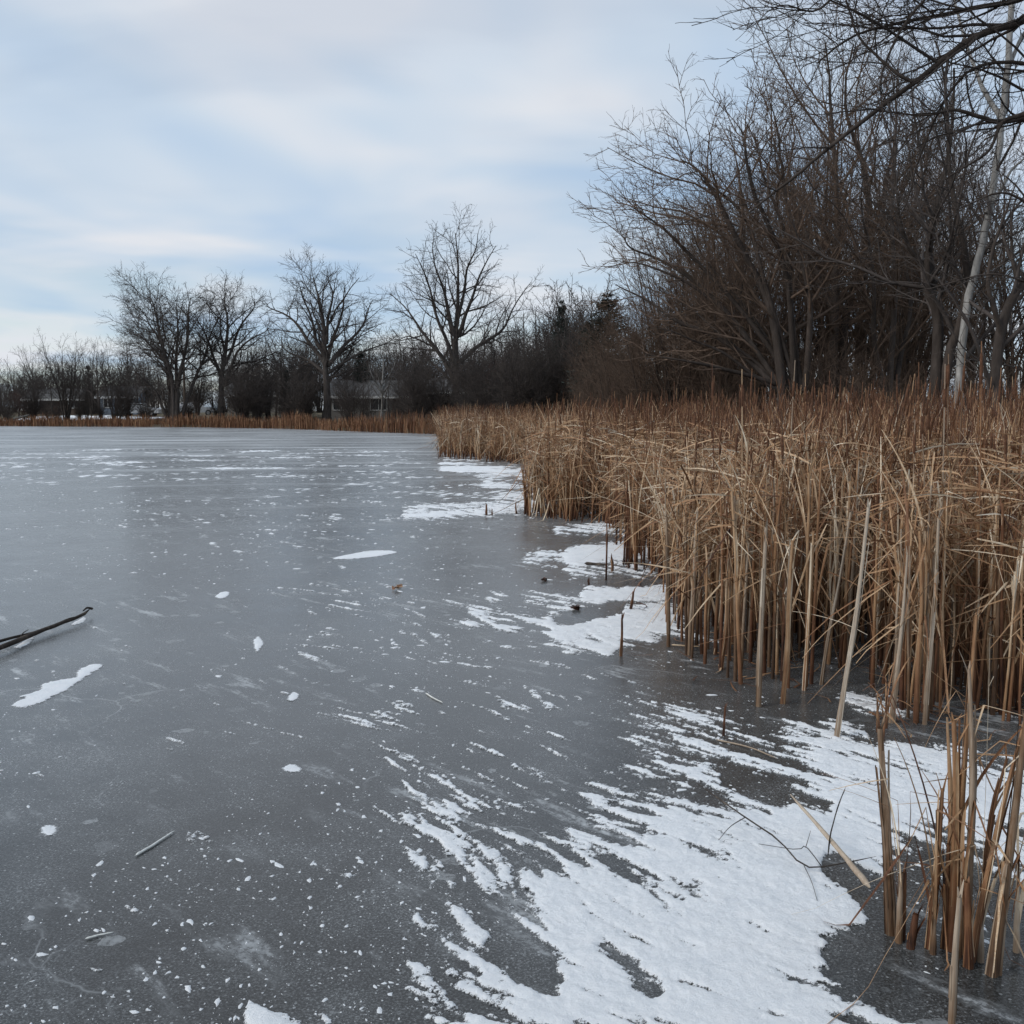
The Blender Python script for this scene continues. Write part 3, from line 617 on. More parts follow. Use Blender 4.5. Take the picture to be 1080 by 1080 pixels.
fill = [('clump', 368, 97, 5.2), ('slender', 384, 94, 6.5), ('clump2', 424, 93, 5.6), ('slender', 412, 92, 6.0), ('upright', 262, 106, 9.6), ('upright2', 286, 104, 9.0), ('broad', 308, 110, 8.8), ('upright', 378, 116, 10.5), ('broad', 432, 112, 10.5), ('upright2', 450, 108, 9.4), ('upright', 516, 86, 8.8), ('broad', 538, 88, 9.4), ('upright2', 562, 84, 9.6), ('upright', 578, 78, 9.0), ('broad', 604, 74, 8.6), ('upright', 86, 114, 6.8), ('upright2', 108, 116, 7.6), ('broad', 150, 118, 7.4), ('slender', 268, 108, 9.5), ('slender', 292, 112, 8.8), ('upright', 270, 118, 10), ('slender', 312, 116, 9), ('slender', 500, 88, 8.2), ('upright2', 512, 96, 9.5), ('slender', 532, 78, 8.4), ('slender', 576, 66, 7.6), ('upright', 550, 92, 10), ('slender', 592, 68, 8.0), ('slender', 612, 64, 7.4), ('upright', 425, 108, 9), ('slender', 392, 112, 9), ('upright2', 40, 120, 7.5), ('slender', 58, 122, 8), ('slender', 130, 118, 8.6), ('clump2', 258, 112, 7.5), ('clump', 283, 106, 7), ('upright', 300, 122, 10), ('clump', 318, 108, 6.5), ('upright2', 366, 120, 9.5), ('clump2', 385, 122, 8.5), ('broad', 420, 122, 9.5), ('clump', 440, 98, 6), ('upright', 455, 110, 8),
        ('clump2', 505, 92, 6.2), ('slender', 522, 84, 9), ('slender', 540, 86, 8.6), ('upright2', 556, 80, 9.2), ('slender', 568, 74, 8.5), ('clump', 530, 96, 7), ('broad', 585, 82, 9), ('clump2', 560, 98, 8), ('upright', 605, 70, 8), ('slender', 548, 70, 8.0), ('clump', 210, 116, 7), ('upright', 168, 124, 8), ('broad', 330, 130, 10),
        ('clump2', 620, 62, 6.5), ('clump', 655, 58, 6), ('upright2', 690, 55, 9), ('broad', 720, 52, 9), ('clump', 100, 124, 8), ('clump2', 45, 130, 8), ('upright', 490, 120, 9), ('broad', 240, 132, 9)]
for kind, px, Y, Ht in fill:
    plant(kind, px, Y, Ht, 'bare grey tree behind the far reeds, ' + near_mark(px), G1, sx=RNG.uniform(.9, 1.25))
for i in range(26):
    px = -10 + i * 24 + RNG.uniform(-5, 5)
    if px < 600: Yb = float(np.interp((px - 540) / F * 90, LX, LY)); Yt = max(Yb + RNG.uniform(5, 12), 60)
    else: Yt = RNG.uniform(50, 58)
    ht = RNG.uniform(4.2, 6.4) if 255 < px < 600 else RNG.uniform(3.2, 5.6)
    if 60 < px < 115 or 140 < px < 175 or 195 < px < 225: ht *= .5
    if 350 < px < 440: continue
    plant(RNG.choice(['mass', 'mass2']), px, Yt, ht, 'dense twiggy grey thicket under the far trees, ' + near_mark(px), 'thickets under the far trees', 'shrub', 'thicket', RNG.uniform(.9, 1.3))
for i in range(44):
    px = -25 + i * 15 + RNG.uniform(-6, 6)
    plant(RNG.choice(['mass', 'mass2', 'clump', 'upright']), px, RNG.uniform(128, 150) if px < 560 else RNG.uniform(88, 105), RNG.uniform(8.0, 11.5) if px > 230 else RNG.uniform(5.0, 7.4), 'bare tree in the wood behind the far houses, ' + near_mark(px), 'wood behind the far houses', 'tree', 'bare_tree', RNG.uniform(1.0, 1.4))
bn = [(30, 112, 'redbrush', 3.2, 'rusty red brush at the left end of the far shore'), (500, 84, 'redbrush', 5.0, 'reddish twiggy thicket right of the tallest shore tree'), (520, 82, 'redbrush', 4.2, 'lower reddish brush where the reed bed meets the far shore')]
for px, Y, k, h, lab in bn: plant(k, px, Y, h, lab, 'reddish thickets on the far shore', 'shrub', 'thicket', 1.3)
for px, Y in [(10, 110), (55, 109), (95, 110), (125, 107), (155, 107), (205, 107), (255, 101), (275, 99), (300, 97), (318, 96), (366, 93), (376, 91), (392, 90), (414, 89), (426, 87), (435, 84), (452, 82), (466, 80), (540, 74), (565, 68), (590, 64), (615, 60), (640, 58), (670, 52), (700, 48), (730, 44), (760, 40)]:
    plant('brush', px, Y, RNG.uniform(2.2, 4.2), 'low grey brush clump on the far bank, ' + near_mark(px), 'grey brush along the far shore', 'shrub', 'brush', RNG.uniform(1, 1.5))

# conifers: tiers of drooping sprays
def conifer(seed, Ht, wid, pine=False):
    rng = random.Random(seed); tr = [([(0, 0, 0), (0, 0, Ht * .5), (0, 0, Ht)], [Ht * .018, Ht * .011, .01], 6)]; V = []; f3 = []
    nb = 170 if not pine else 190; limbs = []
    for i in range(nb):
        t = rng.random() ** 0.85 if not pine else rng.uniform(.12, 1)
        z = Ht * (0.06 + 0.93 * t); R = wid * ((1 - t) ** (0.85 if not pine else .72)) * rng.uniform(.55, 1.05) + .08; a = rng.random() * 6.283
        d = (math.cos(a), math.sin(a)); droop = -0.28 if not pine else .12
        pts = [(d[0] * R * s, d[1] * R * s, z + R * (droop * s + (.18 * s * s))) for s in (0, .5, 1)]
        limbs.append((pts, [.03, .02, .008], 3))
        for _ in range(int(16 + R * 22)):
            s = rng.uniform(.18, 1.0) ** .8
            p = np.array([d[0] * R * s, d[1] * R * s, z + R * (droop * s + .18 * s * s)]) + np.array([rng.gauss(0, .09 * R + .04), rng.gauss(0, .09 * R + .04), rng.gauss(0, .05 * R + .03)])
            sz = rng.uniform(.10, .24); e = np.array([d[0] + rng.gauss(0, .6), d[1] + rng.gauss(0, .6), rng.gauss(-.1 if not pine else .3, .4)]); e /= np.linalg.norm(e)
            s_ = np.cross(e, [rng.gauss(0, .5), rng.gauss(0, .5), 1]); s_ /= np.linalg.norm(s_)
            n = len(V); V += [p, p + e * sz + s_ * sz * .28, p + e * sz * 1.5, p + e * sz - s_ * sz * .28]; f3.append((n, n + 1, n + 2, n + 3))
    return tube_mesh('trunk', tr + limbs), None, mesh_np('crown', np.array(V), np.array(f3), False)
CON = {'spruce': conifer(61, 9, 2.0), 'pine': conifer(62, 9, 2.6, True)}
def put_conifer(kind, px, Y, Ht, label, sx=1.0):
    x = (px - 540) / F * Y; o = empty('evergreen_tree', (x, Y, gz(x, Y) - .1), RNG.random() * 6)
    s = Ht / 9; o.scale = (s * sx, s * sx, s); tag(o, label, 'tree', 'dark evergreens among the bare trees')
    obj('trunk', CON[kind][0], M['bark'], o); obj('crown', CON[kind][2], M['needle'], o)
put_conifer('spruce', 304, 104, 5.2, 'small dark spruce left of the round-crowned tree')
put_conifer('spruce', 97, 126, 6.2, 'dark spruce tip beside the rounded clump at the left')
put_conifer('pine', 440, 101, 5.6, 'small dark evergreen behind the low grey house', .7)
put_conifer('pine', 592, 76, 9.0, 'slim pine with tufted top between the tall tree and the thicket', .6)
put_conifer('pine', 640, 56, 7.6, 'broad dark pine half hidden behind the arching thicket', 1.25)
put_conifer('spruce', 620, 60, 6.4, 'dark evergreen filling in left of the broad pine', 1.2)
put_conifer('spruce', 128, 113, 2.6, 'low dark evergreen bush beside the pale blue house', 1.3)
put_conifer('spruce', 668, 54, 5.4, 'dark evergreen in front of the cream house gable', 1.0)
put_conifer('pine', 382, 108, 7.0, 'dark evergreen standing behind the pale forked tree', .8)

# near thicket on the right
NEAR_CFG = [(1.9, 18, 0.26, 0.54, 22, 58, 0.12, 6, 0.14, 0.035, 5, 0.012), (3.0, 13, 0.34, 0.62, 22, 55, 0.10, 5, 0.16, 0.04, 3, 0.0088), (5.0, 10, 0.36, 0.70, 20, 55, 0.10, 4, 0.17, 0.03, 3, 0.0060), (6.5, 5, 0.4, 0.75, 20, 45, 0.2, 3, 0.15, 0.03, 3, 0.0046)]
hero('willow_thicket', 'brown many-stemmed willow arching far left over the reeds', 'tree', 832, 24, [
    ([(832, 415), (815, 340), (788, 270), (760, 215), (738, 185), (720, 170)], 0.14, 0.012), ([(822, 412), (768, 356), (715, 330), (680, 310), (660, 290)], 0.11, 0.012), ([(826, 412), (785, 345), (730, 298), (690, 280), (662, 270)], 0.10, 0.012),
    ([(838, 412), (820, 285), (792, 205), (775, 165), (768, 140)], 0.12, 0.012), ([(848, 412), (846, 300), (825, 215), (808, 160), (802, 125)], 0.12, 0.012), ([(828, 408), (752, 386), (712, 382), (680, 372)], 0.09, 0.010),
    ([(836, 410), (780, 316), (722, 252), (688, 222), (672, 212)], 0.10, 0.012), ([(830, 410), (770, 330), (706, 270), (675, 250), (660, 244)], 0.09, 0.01), ([(840, 410), (800, 270), (762, 205), (742, 185)], 0.10, 0.01),
    ([(845, 410), (830, 260), (815, 185), (805, 150)], .11, .01), ([(820, 412), (760, 374), (725, 355), (690, 348)], .07, .01), ([(824, 412), (790, 372), (740, 330), (700, 300)], .08, .01), ([(834, 412), (800, 340), (760, 270), (730, 220)], .08, .01)],
     NEAR_CFG, 21, M['willow'], M['willow_twig'], wob=.8, lr=.75)
hero('bare_tree', 'dark upright bare tree with two trunks behind the willow', 'tree', 880, 28, [
    ([(880, 415), (878, 320), (884, 220), (878, 130), (868, 40)], 0.17, 0.02), ([(888, 415), (905, 310), (912, 210), (905, 120), (915, 30)], 0.15, 0.02), ([(880, 330), (855, 250), (840, 180), (832, 120)], 0.10, 0.012), ([(906, 300), (935, 230), (952, 150), (950, 70)], .10, .012), ([(884, 260), (855, 215), (820, 175), (800, 140)], .08, .01)],
     NEAR_CFG[:3], 22, M['willow'], M['willow_twig'])
hero('bare_tree', 'leaning pair of dark trunks left of the pale-barked tree', 'tree', 985, 21, [
    ([(983, 415), (988, 350), (978, 300), (985, 240), (1000, 160), (1005, 70)], 0.15, 0.02), ([(994, 415), (1000, 340), (1008, 280), (1000, 210), (985, 130), (960, 60)], 0.12, 0.015), ([(985, 300), (962, 262), (940, 200), (930, 130)], .07, .01), ([(1004, 300), (1030, 270), (1060, 250), (1090, 240)], .06, .01)],
     NEAR_CFG[:3], 23, M['willow'], M['twig'])
hero('bare_tree', 'pale silver-barked tree rising at the right edge behind the reeds', 'tree', 1010, 20, [
    ([(1010, 415), (1018, 350), (1034, 260), (1048, 180), (1062, 90), (1070, -20), (1072, -120)], 0.088, 0.05), ([(1058, 130), (1046, 90), (1034, 40), (1030, -30)], .06, .02), ([(1040, 225), (1060, 190), (1085, 160)], .05, .015), ([(1064, 70), (1078, 40), (1095, 20)], .05, .02)],
     [(0.9, 7, .15, .3, 30, 60, .35, 5, .13, .05, 4, .010), (2.2, 8, .34, .62, 25, 55, .15, 4, .15, .03, 3, .006), (4, 7, .36, .7, 20, 50, .1, 3, .16, .02, 3, .004)], 24, M['pale'], M['twig'])
hero('bare_tree', 'dark trunk leaning out of the right edge behind the reeds', 'tree', 1046, 19, [
    ([(1046, 415), (1058, 350), (1085, 280), (1120, 200)], .13, .05), ([(1056, 355), (1040, 300), (1045, 240), (1060, 200)], .06, .01), ([(1075, 300), (1070, 250), (1085, 200)], .05, .01)],
     NEAR_CFG[:3], 25, M['willow'], M['twig'])
hero('bare_tree', 'slender bare stems between the willow and the paired trunks', 'tree', 938, 25, [
    ([(938, 415), (942, 330), (938, 240), (948, 150), (945, 70)], .10, .012), ([(945, 415), (962, 320), (968, 230), (975, 150)], .08, .012), ([(932, 415), (915, 330), (902, 250), (900, 190)], .08, .012)],
     NEAR_CFG[:3], 26, M['willow'], M['willow_twig'])
# the tree outside the frame on the right whose boughs hang into it
OV = [(3.0, 34, 0.18, 0.42, 25, 65, 0.26, 7, 0.13, 0.015, 5, 0.007), (4.2, 13, .32, .62, 25, 58, .12, 6, .15, .015, 4, .0048), (7.0, 10, .36, .7, 22, 55, .10, 4, .16, .01, 3, .0034)]
hero('overhanging_tree', 'bare tree with long dark boughs slanting in from the upper right', 'tree', 1330, 11, [
    ([(1330, 470), (1322, 300), (1310, 150), (1290, 20), (1270, -120)], .22, .10), ([(1312, 160), (1210, 60), (1140, 0), (1080, 16), (1020, 40), (964, 84), (904, 130), (860, 170), (812, 212)], .075, .010), ([(1292, 30), (1180, -40), (1090, -5), (1030, -2), (960, 4), (925, 22), (880, 60)], .05, .008),
    ([(1314, 190), (1220, 130), (1150, 112), (1085, 118), (1050, 113), (1010, 110), (980, 118), (940, 105)], .055, .008), ([(962, 86), (935, 70), (912, 40), (898, 5), (880, -30)], .022, .006), ([(1085, 118), (1060, 130), (1040, 160), (1000, 190)], .03, .008),
    ([(1312, 160), (1200, 92), (1110, 62), (1040, 72), (985, 150), (960, 215)], .04, .006), ([(1300, 80), (1180, 20), (1080, -34), (1000, -20), (945, 60), (932, 135)], .04, .006), ([(1300, 60), (1170, -60), (1040, -70), (930, -40), (860, 20), (800, 30)], .035, .006),
    ([(1316, 230), (1220, 215), (1130, 225), (1060, 205), (1000, 225)], .04, .006), ([(1320, 300), (1230, 280), (1140, 300), (1060, 290), (990, 300)], .035, .006)],
     OV, 27, M['willow'], M['twig'], wob=.25)
VAR['nearbrush'] = auto_tree(39, 3.0, 12, .5, [(3.5, 10, .35, .65, 18, 50, .1, 5, .16, .04, 3, .006), (6, 8, .35, .7, 20, 55, .1, 3, .2, .02, 3, .0038)], .02, mats=('willow', 'willow_twig'))
VAR['neartall'] = auto_tree(40, 7.5, 6, .3, [(2.2, 14, .28, .55, 18, 45, .12, 5, .13, .06, 4, .008), (3.4, 9, .34, .65, 20, 50, .1, 4, .15, .04, 3, .0055), (5, 6, .36, .7, 20, 50, .1, 3, .16, .03, 3, .004)], .075, mats=('willow', 'willow_twig'))
BH = {'nearbrush': 3.0, 'neartall': 7.5}
for px, Y, h in [(690, 30, 2.4), (730, 29, 3.0), (770, 27, 3.2), (810, 26, 2.8), (850, 25, 3.2), (890, 24, 3.0), (925, 23, 2.6), (960, 22, 2.2), (1000, 21, 2.0), (1040, 20, 2.2), (1075, 19.5, 2.2), (870, 30, 3.4), (790, 32, 3.4), (945, 27, 2.6), (975, 26, 2.4), (1008, 25, 2.3), (1035, 26, 2.6), (1062, 24, 2.3), (1088, 25, 2.5), (915, 28, 2.8)]:
    plant('nearbrush', px, Y, h, 'tangled brush clump behind the reeds, ' + near_mark(px), 'brush behind the reed bed', 'shrub', 'brush', RNG.uniform(1, 1.3), None, BH)
for px, Y, h in [(655, 30, 4.4), (685, 28.5, 5.2), (715, 28, 6.4), (745, 28, 7.2), (760, 29, 6.5), (630, 42, 4.4), (610, 46, 4.2), (645, 40, 4.6), (668, 38, 5.4), (688, 37, 5.0), (712, 35, 6.2), (735, 33, 7.0), (775, 30, 7.4), (805, 34, 9.0), (862, 34, 10.5), (925, 33, 9.5), (800, 28, 7.8), (892, 31, 10.2), (842, 31, 9.4), (955, 32, 9.4), (968, 29, 6.2), (940, 28, 6.6), (760, 33, 8.0), (1030, 27, 7.6), (1072, 29, 8.8)]:
    plant('neartall', px, Y, h, 'brown many-stemmed tree in the near thicket, ' + near_mark(px), 'thicket trees behind the reed bed', 'tree', 'bare_tree', RNG.uniform(.85, 1.1), None, BH)

# ------------------------------------------------------------------ houses, car, pole on the far shore
M['siding_grey'] = simple('grey_siding', (0.19, 0.178, 0.163), .8, .15, 2, (1, 1, 14)); M['siding_blue'] = simple('pale_blue_siding', (0.20, 0.24, 0.29), .8, .1, 2, (1, 1, 14))
M['siding_cream'] = simple('cream_siding', (0.62, 0.60, 0.52), .8, .1, 2, (1, 1, 14)); M['siding_brown'] = simple('brown_siding', (0.11, 0.085, 0.07), .8, .15, 2, (1, 1, 14))
M['shingle'] = simple('roof_shingle', (0.10, 0.098, 0.096), .9, .3, 7); M['trim'] = simple('white_trim', (0.62, 0.62, 0.60), .6, .08, 3); M['glass'] = simple('window_glass', (0.02, 0.024, 0.028), .08, .2, 2, None, .6)
M['door'] = simple('brown_door', (0.06, 0.035, 0.025), .6, .15, 3); M['brick'] = simple('chimney_brick', (0.20, 0.09, 0.06), .9, .3, 12)
M['carpaint'] = simple('white_paint', (0.66, 0.67, 0.68), .25, .03, 2, None, .5); M['tyre'] = simple('tyre', (0.02, 0.02, 0.02), .8, .2, 8); M['rim'] = simple('wheel_rim', (0.4, 0.4, 0.4), .35, .1, 8); M['lamp'] = simple('lamp_lens', (0.5, 0.45, 0.4), .2, .1, 5)
M['pole'] = simple('pole_wood', (0.09, 0.07, 0.055), .9, .2, 4); M['metal'] = simple('grey_metal', (0.3, 0.3, 0.3), .4, .1, 4)
def house(px, Y, w, dep, hw, rise, rz, wall, label, wins, door=None, chimney=None, zoff=0.0, gable_front=False):
    x = (px - 540) / F * Y; z = gz(x, Y) + zoff
    o = empty('house', (x, Y, z), rz); tag(o, label, 'house', 'houses behind the far shore')
    hwid = w / 2
    if gable_front:                                   # ridge runs front to back
        mb = MB(); n0 = [(-hwid, -0.4), (hwid, -0.4), (hwid, hw), (0, hw + rise), (-hwid, hw)]
        mb.v = [(a, 0, b) for a, b in n0] + [(a, dep, b) for a, b in n0]
        mb.f = [[0, 1, 2, 3, 4], [9, 8, 7, 6, 5]] + [[i, i + 5, (i + 1) % 5 + 5, (i + 1) % 5] for i in range(5)]
        mb.build('wall', M[wall], o)
        rf = MB()
        for s in (-1, 1):
            n = len(rf.v); e = 0.5; sl = rise / hwid
            q = [(0, hw + rise + .05), (s * (hwid + e), hw - e * sl + .05), (s * (hwid + e), hw - e * sl + .22), (0, hw + rise + .25)]
            rf.v += [(a, -e, b) for a, b in q] + [(a, dep + e, b) for a, b in q]
            rf.f += [[n, n + 1, n + 2, n + 3], [n + 7, n + 6, n + 5, n + 4]] + [[n + i, n + 4 + i, n + 4 + (i + 1) % 4, n + (i + 1) % 4] for i in range(4)]
        roof = rf.build('roof', M['shingle'], o)
    else:
        MB().prism([(0, -.4), (dep, -.4), (dep, hw), (dep / 2, hw + rise), (0, hw)], -hwid, hwid).build('wall', M[wall], o)
        rf = MB(); e = .55; sl = rise / (dep / 2)
        rf.prism([(-e, hw - e * sl + .03), (dep / 2, hw + rise + .03), (dep / 2, hw + rise + .21), (-e, hw - e * sl + .21)], -hwid - .5, hwid + .5)
        rf.prism([(dep + e, hw - e * sl + .03), (dep + e, hw - e * sl + .21), (dep / 2 + .003, hw + rise + .21), (dep / 2 + .003, hw + rise + .03)], -hwid - .5, hwid + .5)
        roof = rf.build('roof', M['shingle'], o)
        MB().box((-hwid - .5, -e - .06, hw - e * sl - .05), (hwid + .5, -e - .003, hw - e * sl + .20)).build('gutter', M['trim'], roof)
    if chimney is not None: MB().box((chimney, dep * .4, hw), (chimney + .7, dep * .4 + .7, hw + rise + .9)).build('chimney', M['brick'], roof)
    for cx, cz, ww, wh in wins:
        wn = MB().box((cx - ww / 2, -.03, cz), (cx + ww / 2, -.004, cz + wh)).build('window', M['glass'], o)
        fr = MB()
        for a, b in (((cx - ww / 2 - .09, cz - .09), (cx - ww / 2, cz + wh + .09)), ((cx + ww / 2, cz - .09), (cx + ww / 2 + .09, cz + wh + .09)), ((cx - ww / 2, cz + wh), (cx + ww / 2, cz + wh + .09)), ((cx - ww / 2, cz - .09), (cx + ww / 2, cz)), ((cx - .03, cz), (cx + .03, cz + wh))):
            fr.box((a[0], -.07, a[1]), (b[0], -.002, b[1]))
        fr.build('frame', M['trim'], wn)
    if door:
        dr = MB().box((door - .48, -.05, 0), (door + .48, -.003, 2.05)).build('door', M['door'], o)
        MB().box((door + .32, -.12, .98), (door + .40, -.052, 1.06)).build('handle', M['metal'], dr)
    return o
house(398, 104, 10, 8, 2.3, 1.5, .06, 'siding_grey', 'low grey ranch house with pale gutter behind the pale forked tree', [(-3.6, .9, 1.6, 1.1), (0.2, .9, 1.6, 1.1), (3.6, .9, 1.2, 1.1)], 2.1)
house(480, 118, 14, 8, 2.5, 1.5, -.05, 'siding_brown', 'long dark brown house seen behind the tallest shore tree', [(-4.5, .9, 1.8, 1.2), (-1, .9, 1.4, 1.2), (4, .9, 1.8, 1.2)], 1.5, 3.2)
house(664, 72, 4.6, 8, 2.0, 1.1, -.12, 'siding_cream', 'cream house with gable end glimpsed between dark evergreens', [(-1.0, .7, .9, 1.0)], 1.1, None, 0, True)
house(127, 123, 4.2, 6, 2.2, 1.1, .1, 'siding_blue', 'pale blue house behind the low evergreen at the far shore', [(-1.2, .9, .9, 1.0), (1.3, .9, .9, 1.0)], 0.1)
house(280, 124, 9, 7, 2.2, 1.4, 0, 'siding_grey', 'grey house with light trim behind the small spruce', [(-2.6, .9, 1.3, 1.1), (2.5, .9, 1.3, 1.1)], .2)
house(60, 126, 7, 6, 2.0, 1.1, 0, 'siding_brown', 'brown house almost hidden behind the rounded bare clump', [(-2.6, .9, 1.3, 1.1), (2.5, .9, 1.3, 1.1)], .2)
def car(px, Y, rz, label):
    x = (px - 540) / F * Y; o = empty('parked_car', (x, Y, gz(x, Y) + .04), rz); tag(o, label, 'car', 'cars parked behind the far shore')
    prof = [(-2.2, .35), (2.2, .35), (2.25, .75), (1.95, .95), (1.0, 1.02), (.45, 1.5), (-1.5, 1.54), (-2.1, 1.0), (-2.25, .7)]
    mb = MB(); k = len(prof)
    for s, tw in ((-1, .86), (1, .86)): mb.v += [(a, s * (tw if b < 1.1 else .68), b) for a, b in prof]
    mb.f = [list(range(k))[::-1][::-1], list(range(k, 2 * k))[::-1]] + [[i, k + i, k + (i + 1) % k, (i + 1) % k] for i in range(k)]
    body = mb.build('body', M['carpaint'], o)
    g = MB()
    for s in (-1, 1):
        for a0, a1 in ((-1.75, -.75), (-.65, .45)):
            n = len(g.v); g.v += [(a0, s * .845, 1.04), (a1 + .25, s * .845, 1.04), (a1, s * .715, 1.44), (a0 + .2, s * .715, 1.44)]; g.f.append([n, n + 1, n + 2, n + 3])
    g.build('side_window', M['glass'], o)
    n = MB(); n.v = [(1.02, -.78, 1.06), (1.02, .78, 1.06), (.52, .66, 1.47), (.52, -.66, 1.47)]; n.f = [[0, 1, 2, 3]]; n.build('windscreen', M['glass'], o)
    for wx in (-1.4, 1.4):
        for s in (-1, 1):
            c = [(wx + .33 * math.cos(a * math.pi / 8), 0, .33 + .33 * math.sin(a * math.pi / 8)) for a in range(16)]
            w = MB(); w.v = [(a, s * .70, b) for a, _, b in c] + [(a, s * .90, b) for a, _, b in c]; w.f = [list(range(16)), list(range(16, 32))] + [[i, (i + 1) % 16, 16 + (i + 1) % 16, 16 + i] for i in range(16)]
            wh = w.build('wheel', M['tyre'], o)
            r = MB(); r.v = [(wx + (a - wx) * .6, s * .906, .33 + (b - .33) * .6) for a, _, b in c]; r.f = [list(range(16))]; r.build('rim', M['rim'], wh)
    for s in (-1, 1): MB().box((2.10, s * .62 - .16, .70), (2.27, s * .62 + .16, .84)).build('headlight', M['lamp'], o)
car(208, 119, .3, 'white car parked between the trunks of the two big left trees')
car(150, 118, .1, 'white car parked in the gap left of the fanning tree')
def pole(px, Y, Ht, label):
    x = (px - 540) / F * Y; o = empty('utility_pole', (x, Y, gz(x, Y) - .2)); tag(o, label, 'pole')
    obj('post', tube_mesh('post', [([(0, 0, 0), (0, 0, Ht * .5), (0, 0, Ht)], [.16, .14, .11], 8)]), M['pole'], o)
    ca = MB().box((-1.2, -.20, Ht - .8), (1.2, -.09, Ht - .66)).build('crossarm', M['pole'], o)
    for q in (-1.05, -.45, .45, 1.05): MB().box((q - .04, -.18, Ht - .657), (q + .04, -.10, Ht - .48)).build('insulator', M['metal'], ca)
pole(197, 112, 6.2, 'wooden utility pole with crossarm between the two left trees')
# patches of old snow left lying on the far bank and a fallen pale log
for px, Y, w, dp, lab in [(78, 116, 7, 5, 'white strip of old snow on the bank below the rounded clump'), (165, 113, 4, 3, 'white strip of old snow left of the fanning tree trunk'), (118, 115, 3.5, 3, 'small snow strip on the bank by the pale blue house'), (545, 78, 4, 3, 'snow strip on the bank above the far reed point'), (505, 80, 2.2, 2, 'small snow strip on the bank beside the tallest tree')]:
    x = (px - 540) / F * Y; gx = np.linspace(-w, w, 30); gy = np.linspace(-dp, dp, 24); X, Y2 = np.meshgrid(gx, gy)
    m_ = 1 - np.hypot(X / w, Y2 / dp) + perlin(X * .7 + px, Y2 * .7, 71) * .5
    Z = ground_z(X + x, Y2 + Y) + np.where(m_ > 0, .03 + .05 * np.clip(m_, 0, 1), -.1)
    V, f = grid_mesh('b', gx, gy, Z); f = f[(m_.ravel() > -.1)[f].all(1)]
    tag(obj('bank_snow', mesh_np('bank_snow', V, f), M['snow'], None, (x, Y, 0)), lab, 'snow', 'old snow on the far bank')
x_, y_ = (512 - 540) / F * 76, 76
lg = obj('fallen_log', tube_mesh('fallen_log', [([(0, 0, .2), (1.2, .2, .55), (2.6, .3, .85), (4.2, .6, 1.0)], [.14, .13, .11, .06], 7)]), M['pale'], None, (x_, y_, gz(x_, y_)))
tag(lg, 'pale fallen log leaning on the bank above the far reed point', 'log')
x_, y_ = (8 - 540) / F * 110, 110
lg = obj('fallen_log', tube_mesh('fallen_log', [([(0, 0, .1), (1.2, .2, .5), (2.6, .3, .85), (3.6, .6, 1.1)], [.14, .13, .11, .06], 7)]), M['pale'], None, (x_, y_, gz(x_, y_)))
tag(lg, 'pale bleached log on the bank near the left edge', 'log')

# ------------------------------------------------------------------ cattails
def leaf_pts(x, y, z, az, lean, L, n, rng, brk=None, down=None, az2=None):
    d = (math.cos(az) * math.sin(lean), math.sin(az) * math.sin(lean), math.cos(lean))
    pts = [(x, y, z)]; st = L / (n - 1); k = int(brk * (n - 1)) + 1 if brk is not None else 99
    for i in range(1, n):
        if i == k:
            a2 = az2 if az2 is not None else az + rng.gauss(0, .8); e = down
            d = (math.cos(a2) * math.cos(e), math.sin(a2) * math.cos(e), math.sin(e))
        elif brk is None: d = unit((d[0] + math.cos(az) * .07, d[1] + math.sin(az) * .07, d[2]))
        else: d = unit((d[0] + rng.gauss(0, .04), d[1] + rng.gauss(0, .04), d[2] - (.04 if i > k else 0)))
        p = pts[-1]; q = (p[0] + d[0] * st, p[1] + d[1] * st, p[2] + d[2] * st)
        if q[2] < 0.012: q = (q[0], q[1], 0.012)
        pts.append(q)
    return pts
